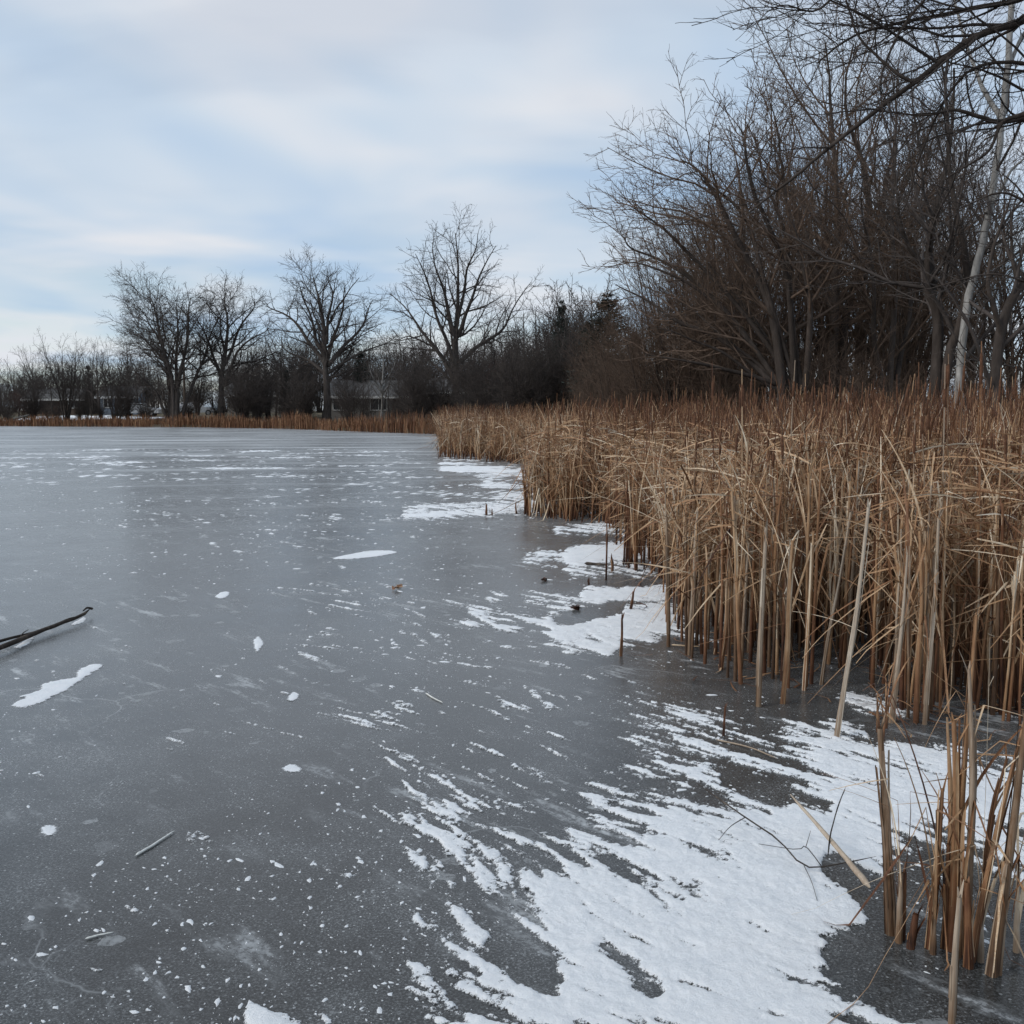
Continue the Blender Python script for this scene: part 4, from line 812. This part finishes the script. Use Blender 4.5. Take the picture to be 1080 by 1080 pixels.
def shoot_parts(rng, Hl, near, stalk, broken=0.6, sheath_h=None, thick=1.0, wild=1.0):
    """one cattail shoot at the origin: sheath tubes, leaf ribbons, seed head"""
    tone = min(.85, max(.22, rng.gauss(0.46, 0.19)))
    lean = abs(rng.gauss(0, .05 * wild)); az = rng.random() * 6.283
    hs = sheath_h or Hl * (rng.uniform(.45, .88) if wild < 2 else rng.uniform(.25, .6)); n = 7
    top = (math.cos(az) * math.sin(lean) * hs, math.sin(az) * math.sin(lean) * hs, hs)
    q = [tuple(top[j] * (i / (n - 1)) + (rng.gauss(0, .0025 * min(1, hs)) if 0 < i and j < 2 else 0) for j in range(3)) for i in range(n)]
    q[0] = (0, 0, -.02); r = rng.uniform(.0075, .0142) * thick
    rd = [r * (1 - .50 * i / (n - 1)) for i in range(n)]
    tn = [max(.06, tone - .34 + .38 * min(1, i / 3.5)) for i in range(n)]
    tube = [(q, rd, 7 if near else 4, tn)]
    leaves = []; nl = rng.randint(4, 7) if near else rng.randint(4, 6)
    nn = 10 if near else 6
    for i in range(nl):
        t = rng.uniform(.25, 1.0); p = tuple(q[0][j] + (top[j] - q[0][j]) * t for j in range(3))
        L = (Hl - p[2]) * rng.uniform(.8, 1.15); a = rng.random() * 6.283; le = abs(rng.gauss(0.06, .10 * wild))
        if rng.random() < broken:
            b = rng.uniform(.25, .8); e = math.radians(rng.choice([rng.uniform(-75, -20), rng.uniform(-30, 25)]))
            pts = leaf_pts(p[0], p[1], p[2], a, le, L, nn, rng, b, e)
        else: pts = leaf_pts(p[0], p[1], p[2], a, le, L, nn, rng)
        w = rng.uniform(.0038, .0072) * thick; ws_ = [w * (1 - .75 * (k / (nn - 1)) ** 2) for k in range(nn)]
        s = rng.random() * 6.283
        leaves.append((pts, ws_, (math.cos(s), math.sin(s), .15), min(1, max(.05, tone + rng.gauss(.12, .13)))))
    head = None
    if stalk:
        hh = stalk; a2 = rng.random() * 6.283; ln = abs(rng.gauss(0, .05)) * hh
        st = [(math.cos(a2) * ln * (i / 5) ** 1.6, math.sin(a2) * ln * (i / 5) ** 1.6, hh * i / 5) for i in range(6)]
        tube.append((st, [.0062, .0058, .0052, .0046, .004, .003], 4, max(.1, tone - .12)))
        a, b = np.array(st[4]), np.array(st[5]); u = (b - a) / np.linalg.norm(b - a); c = b - u * rng.uniform(.06, .16); hl = rng.uniform(.10, .17)
        head = ([tuple(c - u * hl * k) for k in (1, .93, .5, .07, 0)], [.003, .0078, .0090, .0078, .003], 7 if near else 5, .2)
    return tube, leaves, head
def dry(rng): return rng
BED = [ground_pt(*p)[:2] for p in ((462, 484), (500, 486), (552, 491), (566, 494), (572, 505))] + [ground_pt(*p)[:2] for p in ((553, 543), (600, 551), (640, 553), (648, 570))] + \
      [ground_pt(*p)[:2] for p in ((652, 596), (670, 604), (694, 607), (702, 640), (704, 678), (745, 704), (790, 728), (845, 735), (872, 712), (905, 712), (925, 752), (1000, 765), (1090, 768), (1300, 768))] + \
      [(14, 5.2), (22, 13.5), (14, 17.5), (8, 21.5), (5, 26), (3, 35), (1, 48), (-2.2, 60), (-5, 68.5), (-4.0, 55), (-3.2, 45), (-2.7, 38)]
BX = np.array(BED)
def in_bed(x, y):
    ins = np.zeros(x.shape, bool); n = len(BX)
    for i in range(n):
        (ax, ay), (bx, by) = BX[i], BX[(i + 1) % n]
        ins ^= ((ay > y) != (by > y)) & (x < (bx - ax) * (y - ay) / (by - ay + 1e-12) + ax)
    return ins
def bed_edge(x, y):
    best = np.full(x.shape, 1e9)
    for i in range(24):
        (ax, ay), (bx, by) = BX[i], BX[i + 1]
        t = np.clip(((x - ax) * (bx - ax) + (y - ay) * (by - ay)) / ((bx - ax) ** 2 + (by - ay) ** 2), 0, 1)
        best = np.minimum(best, np.hypot(x - ax - t * (bx - ax), y - ay - t * (by - ay)))
    return best
rs = np.random.RandomState(17); pos = []
for y0, y1, dens in [(4.6, 8, 100), (8, 12, 92), (12, 18, 66), (18, 28, 42), (28, 45, 24), (45, 70, 12)]:
    x0, x1 = -6, 0.56 * y1 + 2.2; n = int((x1 - x0) * (y1 - y0) * dens)
    x = rs.uniform(x0, x1, n); y = rs.uniform(y0, y1, n)
    k = in_bed(x, y) & (np.abs(x) < 0.54 * y + 1.6); x, y = x[k], y[k]
    cl = perlin(x / .55, y / .55, 81) + .5 * perlin(x / .2, y / .2, 82); e = bed_edge(x, y)
    k = (cl > -0.28 + 0.5 * np.clip(0.6 - e, 0, .6)) | (rs.rand(len(x)) < .12)
    pos += list(zip(x[k], y[k], e[k]))
pos.sort(key=lambda p: math.hypot(p[0], p[1]))
print('shoots', len(pos))
# the 300 largest in the picture: front shoots first
score = sorted(range(len(pos)), key=lambda i: pos[i][1] * (1 + 0.35 * min(pos[i][2], 2.5)) + (50 if pos[i][0] > .505 * pos[i][1] else 0))
single = set(score[:268])
rng = random.Random(99)
stuff_t, stuff_l, stuff_h = [], [], []
def zone(x, y, e):
    px = to_px(x, y)[0]; fr = 'at the front of' if e < .35 else 'inside'
    z = 'the far reed clumps past the near drift' if y > 9.3 else 'the reeds left of thick upright grey stem' if px < 800 else 'reeds between thick grey stem and ice pocket' if px < 880 else 'the reeds behind the ice pocket' if px < 960 else 'the reeds right of the ice pocket'
    return ('dry cattail shoot ' + fr + ' ' + z, 'cattail shoots ' + fr + ' ' + z)
def make_shoot(x, y, tube, leaves, head, label, group, rz=0, mat='reed', cat='cattail', name='cattail_shoot'):
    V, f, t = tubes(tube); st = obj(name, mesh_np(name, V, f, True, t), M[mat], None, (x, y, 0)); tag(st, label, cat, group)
    for l in leaves:
        V, f, t = ribbons([l]); obj('leaf', mesh_np('leaf', V, f, True, t), M['reed'], st)
    if head:
        V, f, t = tubes([head]); obj('seed_head', mesh_np('seed_head', V, f, True, t), M['seed'], st)
    return st
def shift(q, x, y): return ([(p[0] + x, p[1] + y, p[2]) for p in q[0]],) + tuple(q[1:])
for i, (x, y, e) in enumerate(pos):
    d = math.hypot(x, y); back = min(1, e / 2.2)
    Hl = rng.uniform(1.02, 1.42) + .38 * back * rng.random() if y < 16 else rng.uniform(1.15, 1.7)
    Hl *= 1 + .22 * float(perlin(np.array([x / 1.3]), np.array([y / 1.3]), 96)[0])
    stalk = rng.uniform(1.4, 1.98) if rng.random() < (.04 + .20 * back) else 0
    if stalk and y > 20: stalk = min(stalk, 1.85)
    near = i in single or d < 9
    tube, leaves, head = shoot_parts(rng, Hl, near, stalk, .55 + .25 * (1 - back), thick=1.0 if y < 12 else 1.2 if y < 22 else 1.35, wild=1.0 if y < 14 else 2.2)
    if e > .8 and rng.random() < .6:                  # unbroken tall red-brown blades at the back
        a = rng.random() * 6.283; hh = rng.uniform(1.45, 1.95); nn = 6
        leaves.append((leaf_pts(0, 0, .3, a, abs(rng.gauss(.03, .05)), hh - .3, nn, rng), [.005 * (1 - .7 * (k / 5) ** 2) * (1 if y < 12 else 1.3) for k in range(nn)], (math.cos(a + 1.5), math.sin(a + 1.5), 0), rng.uniform(.08, .36)))
    if i in single:
        lab = zone(x, y, e); make_shoot(x, y, tube, leaves, head, lab[0], lab[1], mat='reed_grey' if rng.random() < .45 else 'reed')
    else:
        stuff_t += [shift(q, x, y) for q in tube]; stuff_l += [shift(q, x, y) for q in leaves]
        if head: stuff_h.append(shift(head, x, y))
# broken leaves fallen across the shoots, forming the tangled top of the bed
for _ in range(24000):
    x, y, e = pos[int(len(pos) * rng.random() ** .9)]
    if y > 45: continue
    a = rng.random() * 6.283; L = rng.uniform(.12, .6); el = rng.gauss(0, .38); z = rng.triangular(.25, 1.45, 1.12) if e > .25 else rng.uniform(.3, 1.2)
    n = 4; b = rng.gauss(0, .12)
    pts = [(x + math.cos(a + b * k) * L * (k / 3 - .5) * math.cos(el), y + math.sin(a + b * k) * L * (k / 3 - .5) * math.cos(el), max(.02, z + math.sin(el) * L * (k / 3 - .5) + .05 * L * (1 - (k - 1.5) ** 2 / 2.25))) for k in range(4)]
    w = rng.uniform(.0035, .0065) * (1.0 if y < 12 else 1.3)
    s = rng.random() * 6.283; stuff_l.append((pts, [w * .8, w, w * .8, w * .25], (math.cos(s) * .6, math.sin(s) * .6, .6), min(1, max(.1, rng.gauss(.60, .2)))))
for _ in range(2600):                                  # blades hanging and crossing along the open front
    x, y, e = pos[int(len(pos) * rng.random() ** 1.3)]
    if e > .6 or y > 18: continue
    a = rng.random() * 6.283; L = rng.uniform(.25, .85); el = rng.choice((-1, 1)) * rng.uniform(.2, 1.1); z = rng.uniform(.25, 1.0); x += rng.gauss(0, .06); y += rng.gauss(0, .06)
    pts = [(x + math.cos(a) * L * (k / 3 - .5) * math.cos(el), y + math.sin(a) * L * (k / 3 - .5) * math.cos(el), max(.012, z + math.sin(el) * L * (k / 3 - .5))) for k in range(4)]
    w = rng.uniform(.0035, .0065); s_ = rng.random() * 6.283
    stuff_l.append((pts, [w * .8, w, w * .8, w * .25], (math.cos(s_), math.sin(s_), .3), min(1, max(.1, rng.gauss(.62, .2)))))
for _ in range(1500):                                  # trampled bits frozen in at the foot of the reeds
    x, y, e = pos[int(len(pos) * rng.random() ** 1.6)]
    if e > .5 or y > 16: continue
    x += rng.gauss(0, .16); y += rng.gauss(-.05, .14); a = rng.random() * 6.283; L = rng.uniform(.04, .35); c = rng.gauss(0, .3)
    pts = [(x + math.cos(a + c * k) * L * (k / 3 - .5), y + math.sin(a + c * k) * L * (k / 3 - .5), .006 + rng.random() * .012) for k in range(4)]
    w = rng.uniform(.003, .007); stuff_l.append((pts, [w, w, w * .8, w * .3], (-math.sin(a), math.cos(a), .2), min(1, max(.05, rng.gauss(.38, .2)))))
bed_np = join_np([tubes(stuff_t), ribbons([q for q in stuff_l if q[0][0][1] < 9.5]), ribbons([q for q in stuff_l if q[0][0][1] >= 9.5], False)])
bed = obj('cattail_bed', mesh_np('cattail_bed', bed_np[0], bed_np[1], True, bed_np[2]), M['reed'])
tag(bed, 'dense bed of dry tan cattails filling the lake margin', 'cattails', kind='stuff')
V, f, t = tubes(stuff_h)
sh = obj('seed_heads', mesh_np('seed_heads', V, f), M['seed'], bed); sh['kind'] = 'stuff'
print('bed quads', len(bed_np[1]))

# far shore reed fringe
fr_l, fr_t = [], []
r2 = random.Random(5)
for k in range(9000):
    x = r2.uniform(-62, -1.5); ys_ = float(np.interp(x, LX, LY)); y = ys_ + r2.uniform(-1.2, 4.5)
    if perlin(np.array([x / 3.0]), np.array([y / 3.0]), 91)[0] < -.45: continue
    h = r2.uniform(.7, 1.55) * (.85 + .55 * float(perlin(np.array([x / 5.5]), np.array([.3]), 95)[0])) * (1.0 if y < ys_ + 2 else .7); a = r2.random() * 6.283; ln = r2.gauss(0, .16)
    z = max(0, gz(x, y)) - .03
    pts = [(x + math.cos(a) * ln * h * t * t, y + math.sin(a) * ln * h * t * t, z + h * t * (1 - .15 * t * abs(ln) * 4)) for t in (0, .4, .75, 1)]
    w = r2.uniform(.012, .03); s = r2.random() * 6.283
    fr_l.append((pts, [w, w, w * .8, w * .2], (math.cos(s), math.sin(s), 0), min(.85, max(.05, r2.gauss(.31, .14)))))
V, f, t = ribbons(fr_l, False)
tag(obj('reed_fringe', mesh_np('reed_fringe', V, f, True, t), M['reed']), 'strip of brown reeds edging the far shore of the ice', 'reeds', kind='stuff')

# ------------------------------------------------------------------ single stems the photograph picks out
GC = 'stems of the nearest cattail clump'
def stem(pix, w0, w1, Y, label, tone=.5, mat='reed', group=None, nleaf=0, seed=0, name='broken_cattail', broken_top=True, lean_y=0.0):
    """pix: base pixel on the ice, then pixels up the stem at the base's depth; widths in metres"""
    rng = random.Random(seed); b = ground_pt(*pix[0]); Y0 = b[1]; w0 *= .78; w1 *= .62
    P3 = [b] + [at(px, py, Y0 + lean_y * (k + 1)) for k, (px, py) in enumerate(pix[1:])]
    q = smooth_line([(p[0] - b[0], p[1] - b[1], p[2]) for p in P3], 10); q[0] = (q[0][0], q[0][1], -.02)
    if group == GC: tone -= .11
    rd = [(w0 + (w1 - w0) * i / 9) / 2 * (1 + rng.gauss(0, .05)) for i in range(10)]
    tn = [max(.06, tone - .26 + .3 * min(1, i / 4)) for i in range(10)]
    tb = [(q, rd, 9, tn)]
    # overlapping outer sheaths that split off the stem
    out = []
    for k in range(5 if w0 > .025 else 3 if w0 > .015 else 0):
        a = rng.random() * 6.283; i0, i1 = rng.randint(0, 2), rng.randint(4, 9); sp = rng.uniform(.0003, .0022)
        pts = [tuple(np.array(q[i]) + np.array([math.cos(a), math.sin(a), 0]) * (rd[i] * .92 + sp * max(0, i - 3) ** 1.5)) for i in range(i0, i1 + 1)]
        out.append((pts, [rd[i] * .75 * (1 - .4 * (i - i0) / (i1 - i0 + 1)) for i in range(i0, i1 + 1)], (-math.sin(a), math.cos(a), 0), min(.95, max(.1, tone + rng.gauss(.08, .2)))))
    lv = []
    for k in range(nleaf):
        i = rng.randint(3, 9); p = q[i]; a = rng.random() * 6.283; L = rng.uniform(.15, .45)
        pts = leaf_pts(p[0], p[1], p[2], a, rng.uniform(.15, .7), L, 8, rng, rng.uniform(.2, .7), math.radians(rng.uniform(-70, 10)))
        w = rng.uniform(.003, .006); lv.append((pts, [w * (1 - .7 * (j / 7) ** 2) for j in range(8)], (math.cos(a + 1.6), math.sin(a + 1.6), .1), min(1, max(.1, tone + rng.gauss(.15, .12)))))
    if broken_top:                                     # frayed tip
        for k in range(3):
            p = q[-1]; a = rng.random() * 6.283; pts = leaf_pts(p[0], p[1], p[2] - .02, a, rng.uniform(.05, .35), rng.uniform(.03, .08), 4, rng)
            out.append((pts, [w1 * .4, w1 * .35, w1 * .25, .001], (math.cos(a + 1.6), math.sin(a + 1.6), 0), tone + .1))
    V, f, t = tubes(tb); o = obj(name, mesh_np(name, V, f, True, t), M[mat], None, (b[0], b[1], 0)); tag(o, label, 'cattail', group)
    for l in out:
        V, f, t = ribbons([l]); obj('sheath', mesh_np('sheath', V, f, True, t), M[mat], o)
    for l in lv:
        V, f, t = ribbons([l]); obj('leaf', mesh_np('leaf', V, f, True, t), M['reed'], o)
    return o
GC = 'stems of the nearest cattail clump'
stem([(940, 985), (936, 900), (932, 830), (928, 768)], .040, .026, 0, 'tall grey-brown stem at the left side of the nearest clump', .45, 'reed_grey', GC, 1, 1)
stem([(951, 990), (954, 920)], .030, .022, 0, 'short brown stub right beside the tall grey-brown stem of the nearest clump', .42, 'reed', GC, 0, 2)
stem([(960, 1000), (966, 964)], .032, .028, 0, 'dark red broken stub in the nearest clump', .2, 'reed', GC, 0, 3)
stem([(980, 1000), (986, 940), (990, 890), (994, 832)], .034, .016, 0, 'orange-brown stem leaning slightly right in the nearest clump', .52, 'reed', GC, 2, 5)
stem([(1003, 1002), (1006, 930), (1008, 850), (1006, 760)], .038, .020, 0, 'thick tan stem at the middle of the nearest clump', .55, 'reed', GC, 4, 6)
stem([(1018, 1006), (1022, 920), (1026, 820), (1022, 705)], .036, .014, 0, 'tallest thin grey stem of the nearest clump', .62, 'reed_grey', GC, 3, 7)
stem([(1010, 996), (1012, 900), (1018, 800), (1030, 650)], .030, .012, 0, 'golden stem rising highest behind the nearest clump', .6, 'reed', GC, 4, 8)
stem([(1003, 1090), (1007, 1010), (1012, 946)], .024, .020, 0, 'cut grey stem in front of the nearest clump, base below the picture', .7, 'reed_grey', GC, 0, 9)
stem([(1046, 1028), (1056, 960), (1068, 880), (1082, 760)], .048, .022, 0, 'thick brown stem leaning to the right edge in the nearest clump', .4, 'reed_grey', GC, 3, 10)
stem([(1024, 1014), (1040, 930), (1058, 850), (1086, 740)], .030, .014, 0, 'slanting pale stem crossing behind the thick leaning stem', .62, 'reed', GC, 3, 11)
stem([(1032, 1000), (1038, 930), (1046, 860), (1062, 800)], .026, .012, 0, 'thin brown stem between the slanting stems of the nearest clump', .46, 'reed', GC, 4, 12)
stem([(996, 1000), (998, 950), (1000, 890)], .026, .016, 0, 'dull brown stem beside the thick tan stem of the nearest clump', .38, 'reed', GC, 2, 13)
stem([(1022, 1020), (1021, 970), (1020, 930)], .036, .024, 0, 'split reddish-tan stem low at the front of the nearest clump', .4, 'reed', GC, 1, 14)
GF = 'single stems standing out before the reed bed'
stem([(882, 778), (892, 715), (904, 640), (916, 535)], .036, .026, 0, 'pale grey stem leaning right in front of the reed bed pocket', .72, 'reed_grey', GF, 0, 21)
stem([(800, 745), (802, 680), (805, 620), (808, 556)], .040, .028, 0, 'thick upright grey stem at the front corner of the reed bed', .6, 'reed_grey', GF, 1, 22)
stem([(940, 762), (946, 710), (952, 650), (957, 585)], .040, .016, 0, 'tapering pale stem at the right of the ice pocket', .66, 'reed_grey', GF, 1, 23)
stem([(825, 742), (830, 690), (832, 630), (836, 570)], .038, .024, 0, 'golden brown stem right of the thick upright grey stem', .58, 'reed', GF, 2, 24)
stem([(848, 728), (852, 670), (856, 600), (858, 560)], .034, .02, 0, 'tan stem with pale split edge beside the golden brown stem', .62, 'reed', GF, 2, 25)
stem([(866, 722), (874, 670), (886, 610), (898, 540)], .03, .018, 0, 'slanting grey-brown stem behind the pale leaning one', .52, 'reed_grey', GF, 2, 26)
stem([(705, 682), (705, 640), (704, 590), (703, 545)], .036, .024, 0, 'brown stem at the left front corner of the near reeds', .42, 'reed_grey', GF, 1, 27)
stem([(966, 762), (968, 700), (972, 640), (970, 560)], .036, .022, 0, 'upright brown stem right of the tapering pale stem', .5, 'reed', GF, 2, 28)
stem([(975, 764), (980, 700), (986, 630), (990, 545)], .034, .022, 0, 'upright grey stem beside the upright brown one', .66, 'reed_grey', GF, 1, 29)
stem([(760, 706), (766, 660), (768, 610), (772, 560)], .036, .024, 0, 'reddish tan stem at the bend of the near reed front', .45, 'reed', GF, 2, 30)
GS = 'broken stubs standing in the open ice'
stem([(655, 692), (656, 670), (656, 652)], .026, .022, 0, 'dark straight stub in front of the near snow drift', .12, 'reed', GS, 0, 41)
stem([(665, 643), (667, 634), (668, 624)], .030, .026, 0, 'dark slanted stub standing in the near snow drift', .12, 'reed', GS, 0, 42)
stem([(639, 612), (640, 580), (640, 548)], .022, .016, 0, 'tall thin dark stem left of the third reed clump', .2, 'reed', GS, 0, 43)
stem([(646, 603), (646, 595), (645, 588)], .034, .03, 0, 'short dark stub beside the tall thin dark stem', .15, 'reed', GS, 0, 44)
stem([(513, 544), (513, 538), (513, 532)], .045, .040, 0, 'stout brown stub far out before the second reed clump', .25, 'reed', GS, 0, 45)
stem([(519, 544), (519, 541), (519, 537)], .030, .026, 0, 'tiny stub right beside the stout brown stub', .25, 'reed', GS, 0, 46)
stem([(545, 542), (544, 536), (544, 531)], .035, .03, 0, 'small brown stub at the left of the second reed clump', .3, 'reed', GS, 0, 47)
stem([(763, 776), (764, 760), (765, 745)], .018, .014, 0, 'thin dark stub on the streaked ice before the thick grey stem', .12, 'reed', GS, 0, 48)
stem([(621, 617), (621, 614), (621, 611)], .024, .02, 0, 'tiny dark stub left of the tall thin stem', .12, 'reed', GS, 0, 49)
# lying pieces
def lying(name, label, cat, pix, w, mat, z=.012, tone=.6, sides=7, forks=(), dz=None, wig=.08):
    b = ground_pt(*pix[0]); pts = []
    for i, (px, py) in enumerate(pix):
        p = ground_pt(px, py, z + (dz[i] if dz else 0)); pts.append((p[0] - b[0], p[1] - b[1], p[2]))
    q = smooth_line(pts, 12); rr = random.Random(len(label))
    q = [(p[0] + rr.gauss(0, w * wig * .5), p[1] + rr.gauss(0, w * wig), max(p[2], w * .3)) for p in q]
    V, f, t = tubes([(q, [w / 2 * (1 - .45 * i / 11) * (1 + rr.gauss(0, .08)) * (.25 if i in (0, 11) else 1) for i in range(12)], sides, tone)])
    o = obj(name, mesh_np(name, V, f, True, t), M[mat], None, (b[0], b[1], 0)); tag(o, label, cat)
    for fk, fw in forks:
        pts = []
        for px, py, zz in fk:
            p = ground_pt(px, py, zz); pts.append((p[0] - b[0], p[1] - b[1], zz))
        V, f, t = tubes([(smooth_line(pts, 8), [fw / 2 * (1 - .5 * i / 7) for i in range(8)], 6, tone)])
        obj('side_twig', mesh_np('side_twig', V, f, True, t), M[mat], o)
    return o
lying('fallen_branch', 'dark forked branch frozen onto the ice at the left edge', 'branch', [(-60, 702), (-20, 690), (6, 681), (30, 671), (50, 663), (66, 657), (82, 651), (97, 642)], .040, 'deadwood', .025, wig=.35, dz=[0, .01, .02, .015, .02, .02, .02, .035],
      forks=[([(97, 642, .05), (92, 641, .07), (88, 644, .07)], .022), ([(-40, 690, .02), (0, 676, .035), (36, 667, .04), (58, 660, .035)], .026), ([(60, 659, .04), (72, 653, .055), (84, 650, .05)], .02), ([(20, 675, .03), (24, 668, .05), (30, 664, .07)], .010)])
snow_patch([(12, 684), (22, 678), (36, 668), (38, 672), (30, 681), (20, 684)], 'small snow drift caught under the fallen branch')
snow_patch([(72, 660), (82, 654), (90, 650), (92, 655), (82, 659)], 'snow sliver beside the tip of the fallen branch')
lying('broken_reed', 'broken straw-coloured reed lying across the near snow', 'reed', [(918, 936), (900, 915), (876, 886), (834, 838)], .024, 'reed_grey', .02, .72, dz=[0, .03, .06, .10])
lying('dead_twig', 'thin branching dark twig sprawled over the near snow', 'twig', [(735, 826), (786, 862), (820, 885), (848, 913), (880, 912), (924, 903)], .007, 'deadwood', .03, dz=[.05, .05, .04, .0, .01, .05],
      forks=[([(786, 862, .05), (770, 872, .05), (758, 886, .02)], .004), ([(866, 913, .03), (850, 893, .05), (840, 896, .05), (800, 890, .02)], .004), ([(850, 893, .05), (855, 876, .09)], .003), ([(848, 913, .02), (856, 930, .02), (862, 950, .015)], .003)])
lying('dead_twig', 'thin upright dark twig behind the broken reed', 'twig', [(873, 905), (876, 880), (884, 850), (892, 830)], .006, 'deadwood', .01, dz=[0, .1, .2, .3])
lying('floating_stick', 'short dark stick lying beside the tall thin dark stem', 'stick', [(617, 594), (628, 595), (640, 596)], .035, 'deadwood', .03)
lying('straw_bit', 'short white straw frozen on the dark ice at lower left', 'straw', [(143, 902), (160, 892), (184, 876)], .011, 'frost', .006, 1.0, 5)
lying('straw_bit', 'small frosted straw below the short white straw', 'straw', [(90, 990), (105, 986), (120, 983)], .008, 'frost', .005, 1.0, 5)
lying('straw_bit', 'pale straw lying on mid ice in front of the snow drifts', 'straw', [(449, 731), (457, 736), (467, 741)], .010, 'frost', .006, 1.0, 5)
lying('broken_reed', 'grey reed lying flat on the streaked ice by the thin stub', 'reed', [(755, 780), (790, 788), (820, 800)], .010, 'reed_grey', .008, .6, 5)
lying('fallen_sheath', 'thin reed fallen along the foot of the near reed front', 'reed', [(708, 680), (722, 681), (738, 682)], .012, 'reed', .02, .8, 5)
def leaf_lump(px, py, w, tone, label):
    b = ground_pt(px, py); rr = random.Random(int(px)); o = empty('leaf_clump', (b[0], b[1], 0)); tag(o, label, 'leaf clump', 'leaf clumps frozen on the ice')
    for k in range(7):
        a = rr.random() * 6.283; L = w * rr.uniform(.5, .9); n = 6; x, y = rr.gauss(0, w * .15), rr.gauss(0, w * .12); c = rr.uniform(.3, 1.0)
        pts = [(x + math.cos(a) * L * (i / 5 - .5), y + math.sin(a) * L * (i / 5 - .5), .006 + k * w * .04 + c * w * .5 * ((i / 5 - .5) ** 2) * 2) for i in range(n)]
        V, f, t = ribbons([(pts, [L * .08, L * .26, L * .34, L * .3, L * .18, L * .02], (-math.sin(a), math.cos(a), rr.gauss(0, .3)), tone + rr.gauss(0, .06))])
        obj('leaf', mesh_np('leaf', V, f, True, t), M['reed'], o)
leaf_lump(418, 622, .10, .45, 'curled brown leaves frozen into mid ice with a little snow')
leaf_lump(608, 643, .10, .02, 'black wet leaf lump at the edge of the snow drift')
leaf_lump(573, 613, .07, .1, 'small dark leaf on the ice left of the thin stem')
# bent thin leaves around the nearest clump, each its own blade
r3 = random.Random(44)
for k, (px, py) in enumerate([(948, 994), (984, 1006), (1012, 1010), (1034, 1014), (1054, 1028), (1072, 1004), (1000, 985)]):
    tube, leaves, _ = shoot_parts(r3, r3.uniform(.5, .95), True, 0, .75, r3.uniform(.12, .3), .9)
    b = ground_pt(px, py); make_shoot(b[0], b[1], tube, leaves, None, 'thin bent cattail leaves tangled among the nearest clump stems', 'bent leaves of the nearest clump', mat='reed_grey')
for k, (px, py) in enumerate([(926, 772), (934, 768), (930, 782)]):
    tube, leaves, _ = shoot_parts(r3, .42, True, 0, .8, .12, .8)
    b = ground_pt(px, py); make_shoot(b[0], b[1], tube, leaves, None, 'short broken cattail tuft at the foot of the tapering pale stem', 'short tuft by the ice pocket')
